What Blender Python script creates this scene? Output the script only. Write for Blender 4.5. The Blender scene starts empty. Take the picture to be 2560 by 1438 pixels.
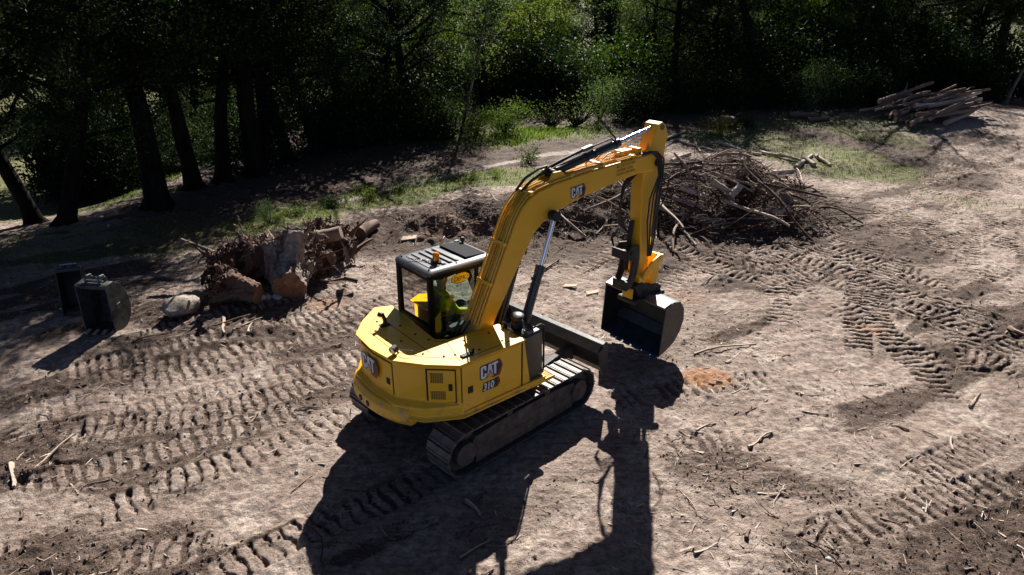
import bpy, bmesh, math, random
import numpy as np
from mathutils import Vector, Matrix

random.seed(7)
RNG = np.random.default_rng(11)
scene = bpy.context.scene
COL = scene.collection
R = math.radians

# ------------------------------------------------------------------ camera
CAM_H, CAM_P, CAM_F = 5.8335, 0.4071, 1704.5      # height, downward pitch, focal length in photo pixels
cam_data = bpy.data.cameras.new('camera')
cam = bpy.data.objects.new('camera', cam_data)
COL.objects.link(cam)
cam.location = (0, 0, CAM_H)
cam.rotation_euler = (math.pi / 2 - CAM_P, 0, 0)
cam_data.sensor_width = 36.0
cam_data.lens = 36.0 * CAM_F / 2560.0
cam_data.clip_end = 2000
scene.camera = cam

# ------------------------------------------------------------------ sky and sun
SUN_AZ, SUN_EL = R(9.6), R(36.0)
world = bpy.data.worlds.new('World')
scene.world = world
world.use_nodes = True
wn = world.node_tree.nodes
bg = wn['Background']
sky = wn.new('ShaderNodeTexSky')
sky.sky_type = 'NISHITA'
sky.sun_disc = False
sky.sun_elevation = SUN_EL
sky.sun_rotation = SUN_AZ
sky.air_density = 0.22
sky.dust_density = 0.3
world.node_tree.links.new(sky.outputs[0], bg.inputs[0])
bg.inputs[1].default_value = 0.05
sun_dir = Vector((math.sin(SUN_AZ) * math.cos(SUN_EL), math.cos(SUN_AZ) * math.cos(SUN_EL), math.sin(SUN_EL)))
sun_data = bpy.data.lights.new('sun', 'SUN')
sun_data.energy = 5.0
sun_data.angle = R(0.5)
sun_data.color = (1.0, 0.95, 0.88)
sun = bpy.data.objects.new('sun', sun_data)
COL.objects.link(sun)
sun.rotation_euler = sun_dir.to_track_quat('Z', 'Y').to_euler()
sun.location = (10, 40, 40)
scene.view_settings.view_transform = 'Standard'
scene.view_settings.look = 'None'
scene.view_settings.gamma = 1.0
scene.view_settings.use_curve_mapping = False
scene.view_settings.exposure = 1.35
scene.render.engine = 'CYCLES'
scene.cycles.max_bounces = 6
scene.cycles.transparent_max_bounces = 12
scene.cycles.caustics_reflective = False
scene.cycles.caustics_refractive = False

# ------------------------------------------------------------------ materials
def new_mat(name):
    m = bpy.data.materials.new(name)
    m.use_nodes = True
    nt = m.node_tree
    return m, nt, nt.nodes['Principled BSDF']

def ramp(nt, fac, stops):
    r = nt.nodes.new('ShaderNodeValToRGB')
    el = r.color_ramp.elements
    while len(el) < len(stops):
        el.new(0.5)
    for e, (p, c) in zip(el, stops):
        e.position = p
        e.color = (c[0], c[1], c[2], 1)
    nt.links.new(fac, r.inputs[0])
    return r.outputs[0]

def noise(nt, vec, scale, detail=4, rough=0.55, dist=0.0):
    n = nt.nodes.new('ShaderNodeTexNoise')
    n.inputs['Scale'].default_value = scale
    n.inputs['Detail'].default_value = detail
    n.inputs['Roughness'].default_value = rough
    n.inputs['Distortion'].default_value = dist
    if vec is not None:
        nt.links.new(vec, n.inputs['Vector'])
    return n.outputs['Fac']

def mixc(nt, fac, a, b, mode='MIX'):
    n = nt.nodes.new('ShaderNodeMix')
    n.data_type = 'RGBA'
    n.blend_type = mode
    for i, v in ((6, a), (7, b)):
        if isinstance(v, tuple):
            n.inputs[i].default_value = (v[0], v[1], v[2], 1)
        else:
            nt.links.new(v, n.inputs[i])
    if isinstance(fac, (int, float)):
        n.inputs[0].default_value = fac
    else:
        nt.links.new(fac, n.inputs[0])
    return n.outputs[2]

def math_n(nt, op, a, b=None, clamp=False):
    n = nt.nodes.new('ShaderNodeMath')
    n.operation = op
    n.use_clamp = clamp
    for i, v in ((0, a), (1, b)):
        if v is None:
            continue
        if isinstance(v, (int, float)):
            n.inputs[i].default_value = v
        else:
            nt.links.new(v, n.inputs[i])
    return n.outputs[0]

def bump(nt, h, strength, dist, bsdf):
    b = nt.nodes.new('ShaderNodeBump')
    b.inputs['Strength'].default_value = strength
    b.inputs['Distance'].default_value = dist
    nt.links.new(h, b.inputs['Height'])
    nt.links.new(b.outputs[0], bsdf.inputs['Normal'])

def coords(nt, kind='Object', scale=None):
    tc = nt.nodes.new('ShaderNodeTexCoord')
    out = tc.outputs[kind]
    if scale:
        mp = nt.nodes.new('ShaderNodeMapping')
        mp.inputs['Scale'].default_value = scale
        nt.links.new(out, mp.inputs[0])
        out = mp.outputs[0]
    return out

def pmat(name, c1, c2=None, scale=8.0, rough=0.6, rough2=None, metal=0.0, coat=0.0, bmp=0.0, bdist=0.01, spec=0.5, stretch=None):
    m, nt, b = new_mat(name)
    vec = coords(nt, 'Object', stretch)
    f = noise(nt, vec, scale, 5, 0.6)
    nt.links.new(ramp(nt, f, [(0.32, c1), (0.68, c2 or c1)]), b.inputs['Base Color'])
    if rough2 is not None:
        rr = nt.nodes.new('ShaderNodeMapRange')
        rr.inputs[3].default_value = rough
        rr.inputs[4].default_value = rough2
        nt.links.new(noise(nt, vec, scale * 2.3, 4), rr.inputs[0])
        nt.links.new(rr.outputs[0], b.inputs['Roughness'])
    else:
        b.inputs['Roughness'].default_value = rough
    b.inputs['Metallic'].default_value = metal
    b.inputs['Coat Weight'].default_value = coat
    b.inputs['Coat Roughness'].default_value = 0.08
    b.inputs['Specular IOR Level'].default_value = spec
    if bmp:
        bump(nt, noise(nt, vec, scale * 3, 6, 0.65), bmp, bdist, b)
    return m

def island_mat(name, stops, rough=0.8, bmp=0.5, scale=30.0, transl=0.0, spec=0.3, objvar=0.0, stretch=None):
    """colour differs from piece to piece (random per island), with a little noise on each piece"""
    m, nt, b = new_mat(name)
    g = nt.nodes.new('ShaderNodeNewGeometry')
    fac = g.outputs['Random Per Island']
    vec = coords(nt, 'Object', stretch)
    nz = noise(nt, vec, scale, 4)
    f2 = math_n(nt, 'ADD', math_n(nt, 'MULTIPLY', fac, 0.75), math_n(nt, 'MULTIPLY', math_n(nt, 'SUBTRACT', nz, 0.25), 0.5), True)
    if objvar:
        oi = nt.nodes.new('ShaderNodeObjectInfo')
        f2 = math_n(nt, 'ADD', f2, math_n(nt, 'MULTIPLY', math_n(nt, 'SUBTRACT', oi.outputs['Random'], 0.5), objvar), True)
    c = ramp(nt, f2, stops)
    nt.links.new(c, b.inputs['Base Color'])
    b.inputs['Roughness'].default_value = rough
    b.inputs['Specular IOR Level'].default_value = spec
    if bmp:
        bump(nt, nz, bmp, 0.01, b)
    if transl:
        t = nt.nodes.new('ShaderNodeBsdfTranslucent')
        nt.links.new(mixc(nt, 1.0, c, (1.0, 1.25, 0.45), 'MULTIPLY'), t.inputs['Color'])
        mx = nt.nodes.new('ShaderNodeMixShader')
        mx.inputs[0].default_value = transl
        nt.links.new(b.outputs[0], mx.inputs[1])
        nt.links.new(t.outputs[0], mx.inputs[2])
        nt.links.new(mx.outputs[0], nt.nodes['Material Output'].inputs[0])
    return m

M = {}
def paint_mat(name, base, dark):
    m, nt, b = new_mat(name)
    vec = coords(nt, 'Object')
    n1 = noise(nt, vec, 2.2, 6, 0.65)
    dust = ramp(nt, n1, [(0.45, (0, 0, 0)), (0.8, (0.35, 0.35, 0.35))])
    sp = ramp(nt, noise(nt, vec, 45, 3, 0.7), [(0.62, (0, 0, 0)), (0.75, (0.6, 0.6, 0.6))])
    c = mixc(nt, dust, base, dark)
    c = mixc(nt, math_n(nt, 'MULTIPLY', sp, 0.18), c, (0.40, 0.27, 0.12))
    sx = nt.nodes.new('ShaderNodeSeparateXYZ'); nt.links.new(vec, sx.inputs[0])
    low = nt.nodes.new('ShaderNodeMapRange'); low.inputs[1].default_value = 1.35; low.inputs[2].default_value = 0.72; nt.links.new(sx.outputs[2], low.inputs[0])
    sm = noise(nt, vec, 7, 7, 0.72)
    mud = ramp(nt, math_n(nt, 'ADD', math_n(nt, 'MULTIPLY', low.outputs[0], 0.22), sm), [(0.66, (0, 0, 0)), (0.84, (0.65, 0.65, 0.65))])
    c = mixc(nt, mud, c, (0.30, 0.20, 0.12))
    nt.links.new(c, b.inputs['Base Color'])
    rr = nt.nodes.new('ShaderNodeMapRange')
    rr.inputs[3].default_value = 0.40
    rr.inputs[4].default_value = 0.62
    nt.links.new(n1, rr.inputs[0])
    nt.links.new(rr.outputs[0], b.inputs['Roughness'])
    b.inputs['Coat Weight'].default_value = 0.35
    b.inputs['Coat Roughness'].default_value = 0.05
    b.inputs['Specular IOR Level'].default_value = 0.6
    return m
M['yellow'] = paint_mat('yellow_paint', (0.92, 0.47, 0.006), (0.74, 0.37, 0.02))
M['black'] = pmat('black_paint', (0.008, 0.009, 0.011), (0.018, 0.018, 0.02), 5, 0.22, 0.4, coat=0.3)
M['roofblack'] = pmat('roof_black', (0.014, 0.018, 0.024), (0.03, 0.034, 0.042), 6, 0.38, 0.50, coat=0.8)
M['cabblack'] = pmat('cab_black', (0.004, 0.0045, 0.006), (0.009, 0.009, 0.010), 6, 0.5, 0.65, spec=0.12)
M['matte'] = pmat('matte_black', (0.008, 0.008, 0.008), (0.016, 0.015, 0.014), 12, 0.7)
M['rubber'] = pmat('hose_rubber', (0.010, 0.010, 0.011), (0.016, 0.016, 0.017), 30, 0.38)
M['pipe'] = pmat('pipe_yellow', (0.78, 0.44, 0.02), (0.70, 0.40, 0.03), 9, 0.22, 0.34, coat=0.5)
M['groove'] = pmat('panel_gap', (0.02, 0.012, 0.003), (0.03, 0.02, 0.005), 30, 0.8)
M['chrome'] = pmat('chrome_rod', (0.75, 0.77, 0.8), (0.8, 0.8, 0.82), 10, 0.12, metal=1.0)
M['steel'] = pmat('worn_steel', (0.10, 0.095, 0.09), (0.20, 0.18, 0.165), 9, 0.38, 0.7, metal=0.6, bmp=0.3)
M['darksteel'] = pmat('dark_steel', (0.018, 0.016, 0.015), (0.055, 0.043, 0.035), 6, 0.5, 0.8, metal=0.3, bmp=0.35)
M['shoe'] = pmat('track_shoe_steel', (0.075, 0.063, 0.053), (0.21, 0.185, 0.16), 9, 0.45, 0.75, metal=0.35, bmp=0.35)
M['muddy'] = pmat('muddy_steel', (0.05, 0.036, 0.026), (0.16, 0.115, 0.085), 7, 0.85, bmp=0.8)
M['sheenfloor'] = pmat('scoured_floor_blue_sheen', (0.02, 0.035, 0.06), (0.05, 0.085, 0.13), 7, 0.35, 0.6, metal=0.3, bmp=0.3)  # bluish sheen on the worn bucket floor is put into its colour
M['bluewear'] = pmat('worn_blue_edge', (0.02, 0.10, 0.22), (0.03, 0.16, 0.34), 14, 0.35, metal=0.3)
M['bucketblack'] = pmat('bucket_black', (0.012, 0.015, 0.02), (0.04, 0.034, 0.03), 5, 0.38, 0.7, bmp=0.3)
M['greysteel'] = pmat('scuffed_grey_bucket', (0.015, 0.018, 0.021), (0.11, 0.11, 0.105), 7, 0.35, 0.65, metal=0.3, bmp=0.3)
M['tooth'] = pmat('worn_tooth', (0.45, 0.33, 0.22), (0.55, 0.45, 0.33), 20, 0.45, metal=0.3)
M['white'] = pmat('decal_white', (0.72, 0.73, 0.76), (0.78, 0.78, 0.8), 10, 0.4)
M['decalblack'] = pmat('decal_black', (0.008, 0.008, 0.009), None, 10, 0.4)
M['red'] = pmat('decal_red', (0.22, 0.012, 0.015), (0.26, 0.014, 0.018), 10, 0.4)
M['gold'] = pmat('decal_gold', (0.70, 0.38, 0.07), (0.74, 0.42, 0.09), 10, 0.4)
M['sticker'] = pmat('sticker_yellow', (0.75, 0.55, 0.01), (0.78, 0.58, 0.015), 10, 0.4)
M['textdark'] = pmat('stencil_brown', (0.10, 0.05, 0.006), None, 10, 0.5)
M['hivis'] = pmat('hi_vis_cloth', (0.85, 0.88, 0.01), (0.92, 0.96, 0.03), 9, 0.75, bmp=0.4)
M['reflect'] = pmat('reflective_tape', (0.25, 0.30, 0.32), (0.35, 0.38, 0.4), 9, 0.5)
M['skin'] = pmat('skin', (0.42, 0.22, 0.15), (0.5, 0.28, 0.2), 9, 0.55)
M['trousers'] = pmat('navy_cloth', (0.012, 0.016, 0.03), (0.02, 0.025, 0.04), 12, 0.8)
M['cap'] = pmat('cap_cloth', (0.015, 0.015, 0.018), (0.025, 0.025, 0.028), 12, 0.8)
M['seat'] = pmat('seat_cloth', (0.015, 0.015, 0.017), (0.03, 0.03, 0.033), 30, 0.85)
M['perf'] = pmat('sunroof_mesh', (0.018, 0.020, 0.022), (0.03, 0.032, 0.035), 40, 0.9, spec=0.1)
M['rock'] = pmat('rock', (0.20, 0.155, 0.12), (0.40, 0.34, 0.28), 6, 0.85, bmp=0.8, bdist=0.03)
M['palestone'] = pmat('pale_stone', (0.30, 0.31, 0.32), (0.48, 0.48, 0.47), 9, 0.75, bmp=0.5)
m, nt, b = new_mat('amber_lens')
b.inputs['Base Color'].default_value = (0.95, 0.28, 0.005, 1)
b.inputs['Roughness'].default_value = 0.15
b.inputs['Transmission Weight'].default_value = 0.35
b.inputs['Subsurface Weight'].default_value = 0.0
M['amber'] = m
m, nt, b = new_mat('tinted_glass')
tr = nt.nodes.new('ShaderNodeBsdfTransparent')
tr.inputs[0].default_value = (0.68, 0.80, 0.74, 1)
gl = nt.nodes.new('ShaderNodeBsdfGlossy')
gl.inputs['Roughness'].default_value = 0.03
fr = nt.nodes.new('ShaderNodeFresnel')
fr.inputs[0].default_value = 1.5
mx = nt.nodes.new('ShaderNodeMixShader')
nt.links.new(math_n(nt, 'MULTIPLY', fr.outputs[0], 2.6, True), mx.inputs[0])
nt.links.new(tr.outputs[0], mx.inputs[1])
nt.links.new(gl.outputs[0], mx.inputs[2])
nt.links.new(mx.outputs[0], nt.nodes['Material Output'].inputs[0])
M['glass'] = m
m, nt, b = new_mat('perforated_grille')      # flat printed pattern of round holes
vec = coords(nt, 'Object')
vo = nt.nodes.new('ShaderNodeTexVoronoi')
vo.inputs['Scale'].default_value = 55
vo.inputs['Randomness'].default_value = 0.0
nt.links.new(vec, vo.inputs['Vector'])
nt.links.new(ramp(nt, vo.outputs['Distance'], [(0.38, (0.01, 0.008, 0.004)), (0.46, (0.42, 0.22, 0.012))]), b.inputs['Base Color'])
b.inputs['Roughness'].default_value = 0.6
M['grille'] = m

M['wood'] = island_mat('dead_wood', [(0.0, (0.03, 0.018, 0.013)), (0.45, (0.12, 0.075, 0.055)), (0.8, (0.28, 0.20, 0.15)), (1.0, (0.46, 0.37, 0.30))], 0.85, 0.8, 22, objvar=0.9)
M['palewood'] = island_mat('barked_log', [(0.0, (0.035, 0.023, 0.018)), (0.4, (0.10, 0.07, 0.054)), (0.75, (0.22, 0.165, 0.13)), (1.0, (0.42, 0.35, 0.29))], 0.85, 1.0, 9, objvar=0.8)
M['darkwood'] = island_mat('dark_brush', [(0.0, (0.022, 0.013, 0.010)), (0.5, (0.08, 0.046, 0.033)), (0.85, (0.20, 0.13, 0.096)), (1.0, (0.38, 0.29, 0.23))], 0.85, 0.6, 25)
M['stumpwood'] = pmat('weathered_stump', (0.06, 0.036, 0.027), (0.40, 0.33, 0.27), 5.0, 0.85, bmp=1.0, bdist=0.05, stretch=(1, 1, 0.35))
M['rootwood'] = island_mat('torn_root', [(0.0, (0.022, 0.013, 0.010)), (0.4, (0.075, 0.042, 0.030)), (0.75, (0.17, 0.105, 0.078)), (1.0, (0.38, 0.29, 0.23))], 0.92, 1.0, 14, objvar=0.35)
M['cutface'] = pmat('sawn_face', (0.15, 0.065, 0.03), (0.30, 0.15, 0.075), 9, 0.85, bmp=0.8, stretch=(1, 0.2, 1))
M['limb'] = island_mat('weathered_limb', [(0.0, (0.09, 0.06, 0.046)), (0.45, (0.24, 0.18, 0.14)), (1.0, (0.50, 0.42, 0.35))], 0.82, 1.0, 11, objvar=0.6)
M['palecut'] = pmat('pale_sawn_end', (0.34, 0.24, 0.15), (0.50, 0.38, 0.26), 5, 0.8, bmp=0.3)
M['bark'] = pmat('tree_bark', (0.004, 0.0035, 0.003), (0.020, 0.016, 0.013), 5, 0.95, spec=0.05, bmp=1.0, bdist=0.03, stretch=(1, 1, 0.25))
M['palebark'] = pmat('pale_bark', (0.10, 0.08, 0.065), (0.26, 0.22, 0.18), 5, 0.85, bmp=0.6, stretch=(1, 1, 0.3))
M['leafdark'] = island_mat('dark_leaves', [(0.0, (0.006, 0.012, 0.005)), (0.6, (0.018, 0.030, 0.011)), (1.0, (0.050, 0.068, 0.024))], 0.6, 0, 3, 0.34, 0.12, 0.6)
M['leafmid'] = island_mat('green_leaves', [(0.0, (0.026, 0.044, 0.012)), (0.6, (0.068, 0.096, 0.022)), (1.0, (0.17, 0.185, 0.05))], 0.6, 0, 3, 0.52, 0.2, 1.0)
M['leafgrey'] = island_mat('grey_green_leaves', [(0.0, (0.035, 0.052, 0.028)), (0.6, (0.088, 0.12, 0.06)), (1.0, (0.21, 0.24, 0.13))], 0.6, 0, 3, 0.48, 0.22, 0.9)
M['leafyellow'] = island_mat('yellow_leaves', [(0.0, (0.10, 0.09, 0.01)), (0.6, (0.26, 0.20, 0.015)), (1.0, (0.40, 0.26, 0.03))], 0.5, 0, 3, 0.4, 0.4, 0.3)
M['grass'] = island_mat('grass_blades', [(0.0, (0.05, 0.085, 0.014)), (0.5, (0.12, 0.17, 0.03)), (1.0, (0.27, 0.28, 0.085))], 0.6, 0, 3, 0.35, 0.3)
M['clod'] = island_mat('soil_clods', [(0.0, (0.05, 0.036, 0.029)), (0.5, (0.11, 0.08, 0.064)), (1.0, (0.22, 0.165, 0.13))], 0.95, 0.8, 40)
M['chip'] = island_mat('wood_chips', [(0.0, (0.035, 0.024, 0.019)), (0.4, (0.13, 0.09, 0.07)), (0.75, (0.36, 0.28, 0.23)), (1.0, (0.66, 0.58, 0.52))], 0.75, 0, 20)

# ------------------------------------------------------------------ mesh helpers
class MB:
    """collects shapes and links them as ONE mesh object"""
    def __init__(self):
        self.v = []; self.f = []
    def add(self, vs, fs):
        n = len(self.v)
        self.v.extend([tuple(map(float, p)) for p in vs])
        self.f.extend([tuple(i + n for i in f) for f in fs])
        return self
    def box(self, x0, x1, y0, y1, z0, z1):
        return self.add([(x0, y0, z0), (x1, y0, z0), (x1, y1, z0), (x0, y1, z0), (x0, y0, z1), (x1, y0, z1), (x1, y1, z1), (x0, y1, z1)],
                        [(0, 3, 2, 1), (4, 5, 6, 7), (0, 1, 5, 4), (1, 2, 6, 5), (2, 3, 7, 6), (3, 0, 4, 7)])
    def bar(self, p0, p1, w, h, up=(0, 0, 1)):
        p0 = Vector(p0); p1 = Vector(p1); d = (p1 - p0).normalized(); u = Vector(up)
        s = d.cross(u)
        if s.length < 1e-4: s = d.cross(Vector((1, 0, 0)))
        s.normalize(); u = s.cross(d).normalized()
        vs = []
        for p in (p0, p1):
            for a, b_ in ((-1, -1), (1, -1), (1, 1), (-1, 1)):
                vs.append(p + s * (a * w / 2) + u * (b_ * h / 2))
        return self.add(vs, [(0, 3, 2, 1), (4, 5, 6, 7), (0, 1, 5, 4), (1, 2, 6, 5), (2, 3, 7, 6), (3, 0, 4, 7)])
    def prism_y(self, poly, y0, y1):       # profile in x,z extruded along y
        n = len(poly)
        vs = [(x, y0, z) for x, z in poly] + [(x, y1, z) for x, z in poly]
        return self.add(vs, [tuple(range(n)), tuple(range(2 * n - 1, n - 1, -1))] + [(i, n + i, n + (i + 1) % n, (i + 1) % n) for i in range(n)])
    def prism_z(self, poly, z0, z1):
        n = len(poly)
        vs = [(x, y, z0) for x, y in poly] + [(x, y, z1) for x, y in poly]
        return self.add(vs, [tuple(range(n - 1, -1, -1)), tuple(range(n, 2 * n))] + [(i, (i + 1) % n, n + (i + 1) % n, n + i) for i in range(n)])
    def loft(self, rings, cap0=True, cap1=True, closed=True):
        n = len(rings[0]); vs = [p for r in rings for p in r]; fs = []
        for k in range(len(rings) - 1):
            for i in range(n if closed else n - 1):
                a = k * n + i; c = k * n + (i + 1) % n
                fs.append((a, c, c + n, a + n))
        if cap0: fs.append(tuple(range(n - 1, -1, -1)))
        if cap1: fs.append(tuple(range((len(rings) - 1) * n, len(rings) * n)))
        return self.add(vs, fs)
    def tube(self, pts, r, n=8, cap=True, wob=0.0, rnd=None):
        pts = [Vector(p) for p in pts]; k = len(pts)
        rs = r if isinstance(r, (list, tuple)) else [r] * k
        rings = []; s = None
        for i, p in enumerate(pts):
            d = (pts[min(i + 1, k - 1)] - pts[max(i - 1, 0)])
            d = d.normalized() if d.length > 1e-9 else Vector((0, 0, 1))
            if s is None:
                s = d.cross(Vector((0, 0, 1)))
                if s.length < 1e-3: s = d.cross(Vector((1, 0, 0)))
            else:
                s = s - d * s.dot(d)
                if s.length < 1e-5: s = d.cross(Vector((1, 0.3, 0)))
            s.normalize(); t = d.cross(s)
            ring = []
            for j in range(n):
                a = 2 * math.pi * j / n
                rr = rs[i] * (1 + (wob * (rnd.random() - 0.5) * 2 if wob else 0))
                ring.append(p + s * (math.cos(a) * rr) + t * (math.sin(a) * rr))
            rings.append(ring)
        return self.loft(rings, cap, cap)
    def cyl(self, p0, p1, r, n=16, r1=None):
        return self.tube([p0, p1], [r, r if r1 is None else r1], n)
    def lathe(self, prof, c=(0, 0, 0), n=20):      # profile of (radius, z) round a vertical axis
        rings = [[(c[0] + r * math.cos(2 * math.pi * j / n), c[1] + r * math.sin(2 * math.pi * j / n), c[2] + z) for j in range(n)] for r, z in prof]
        return self.loft(rings)
    def xform(self, mat):
        self.v = [tuple(mat @ Vector(p)) for p in self.v]
        return self
    def build(self, name, mat, parent=None, bevel=0.0, smooth=30, seg=2):
        me = bpy.data.meshes.new(name)
        me.from_pydata(self.v, [], self.f)
        me.update()
        bm = bmesh.new(); bm.from_mesh(me)
        bmesh.ops.recalc_face_normals(bm, faces=bm.faces)
        bm.to_mesh(me); bm.free()
        if mat is not None:
            me.materials.append(M[mat] if isinstance(mat, str) else mat)
        if smooth:
            me.shade_smooth()
            me.set_sharp_from_angle(angle=R(smooth))
        o = bpy.data.objects.new(name, me)
        COL.objects.link(o)
        if parent: o.parent = parent
        if bevel:
            bv = o.modifiers.new('bevel', 'BEVEL')
            bv.width = bevel; bv.segments = seg; bv.limit_method = 'ANGLE'; bv.angle_limit = R(35)
        return o

def np_mesh(name, verts, faces, mat, parent=None, smooth=False):
    """verts (n,3), faces (m,k) arrays"""
    me = bpy.data.meshes.new(name)
    nv, (nf, k) = len(verts), faces.shape
    me.vertices.add(nv)
    me.vertices.foreach_set('co', np.ascontiguousarray(verts, np.float32).ravel())
    me.loops.add(nf * k)
    me.loops.foreach_set('vertex_index', np.ascontiguousarray(faces, np.int32).ravel())
    me.polygons.add(nf)
    me.polygons.foreach_set('loop_start', np.arange(0, nf * k, k, dtype=np.int32))
    me.update(calc_edges=True)
    me.polygons.foreach_set('use_smooth', np.full(nf, smooth, dtype=bool))
    me.materials.append(M[mat] if isinstance(mat, str) else mat)
    o = bpy.data.objects.new(name, me)
    COL.objects.link(o)
    if parent: o.parent = parent
    return o

def tag(o, label=None, cat=None, group=None, kind=None):
    if label: o['label'] = label
    if cat: o['category'] = cat
    if group: o['group'] = group
    if kind: o['kind'] = kind
    return o

def empty(name, loc=(0, 0, 0), rz=0.0):
    o = bpy.data.objects.new(name, None)
    o.empty_display_size = 0.3
    o.location = loc
    o.rotation_euler = (0, 0, rz)
    COL.objects.link(o)
    return o

def copy_tree(o, parent=None):
    c = o.copy()
    COL.objects.link(c)
    c.parent = parent
    for ch in o.children:
        copy_tree(ch, c)
    return c

# ------------------------------------------------------------------ terrain
def lattice(seed):
    return np.random.default_rng(seed).random((256, 256))
LAT = [lattice(100 + i) for i in range(6)]
def vnoise(x, y, k=0):
    L_ = LAT[k % 6]
    xi = np.floor(x).astype(int); yi = np.floor(y).astype(int)
    fx = x - xi; fy = y - yi
    fx = fx * fx * (3 - 2 * fx); fy = fy * fy * (3 - 2 * fy)
    a = L_[yi % 256, xi % 256]; b_ = L_[yi % 256, (xi + 1) % 256]
    c = L_[(yi + 1) % 256, xi % 256]; d = L_[(yi + 1) % 256, (xi + 1) % 256]
    return (a * (1 - fx) + b_ * fx) * (1 - fy) + (c * (1 - fx) + d * fx) * fy - 0.5
def fbm(x, y, sc, octv=4, k=0, gain=0.5):
    s = 0; a = 1.0
    for i in range(octv):
        s = s + a * vnoise(x * sc + 37.7 * i, y * sc - 19.3 * i, k + i)
        sc *= 2.03; a *= gain
    return s
def ss(t):
    t = np.clip(t, 0, 1)
    return t * t * (3 - 2 * t)
def macro(x, y):
    x = np.asarray(x, float); y = np.asarray(y, float)
    z = 0.85 * np.exp(-(((x - 19) / 9.0) ** 2 + ((y - 34) / 6.5) ** 2))
    z = z + 0.45 * np.exp(-(((x - 6.2) / 2.6) ** 2 + ((y - 19.8) / 2.2) ** 2) ** 1.4)
    z = z + (0.50 * np.exp(-(((x + 1.2) / 1.9) ** 2 + ((y - 17.6) / 1.0) ** 2) ** 1.2) + 0.62 * np.exp(-(((x - 2.2) / 1.9) ** 2 + ((y - 18.6) / 1.2) ** 2) ** 1.2)) * (1 + 1.1 * fbm(x, y, 1.1, 3, 5))
    z = z - 2.6 * ss((-x - 10) / 8.0) * ss((y - 15) / 14.0)
    z = z + 0.24 * np.where(y > 54, (y - 54) - 6 * (1 - np.exp(-(y - 54) / 6.0)), 0)
    flat = 1 - np.exp(-(((x + 0.3) / 4.0) ** 2 + ((y - 9.5) / 4.0) ** 2))
    z = z + flat * (0.30 * fbm(x, y, 0.16, 2, 1) + 0.05 * fbm(x, y, 0.7, 2, 3))
    return z
def pix_dir(u, v):
    a = (u - 1280) / CAM_F; b_ = (719 - v) / CAM_F
    c, s = math.cos(CAM_P), math.sin(CAM_P)
    return np.array([a, c + b_ * s, -s + b_ * c])
def G(u, v):
    """ground point seen at a photo pixel"""
    d = pix_dir(u, v)
    lo, hi = 3.0, 150.0
    for _ in range(3):
        t = np.linspace(lo, hi, 260)
        below = CAM_H + d[2] * t <= macro(d[0] * t, d[1] * t)
        if not below.any(): break
        k = int(np.argmax(below)); lo, hi = t[max(k - 1, 0)], t[k]
    return float(d[0] * hi), float(d[1] * hi)
def gz(x, y):
    return float(macro(x, y))

def smooth_path(pts, step=0.12):
    P = [Vector((a, b_)) for a, b_ in pts]
    P = [2 * P[0] - P[1]] + P + [2 * P[-1] - P[-2]]
    out = []
    for i in range(1, len(P) - 2):
        n = max(2, int((P[i + 1] - P[i]).length / 0.35))
        for j in range(n):
            t = j / n
            out.append(0.5 * ((2 * P[i]) + (P[i + 1] - P[i - 1]) * t + (2 * P[i - 1] - 5 * P[i] + 4 * P[i + 1] - P[i + 2]) * t * t + (3 * P[i] - P[i - 1] - 3 * P[i + 1] + P[i + 2]) * t ** 3))
    out.append(P[-2])
    return [(p.x, p.y) for p in out]

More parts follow.
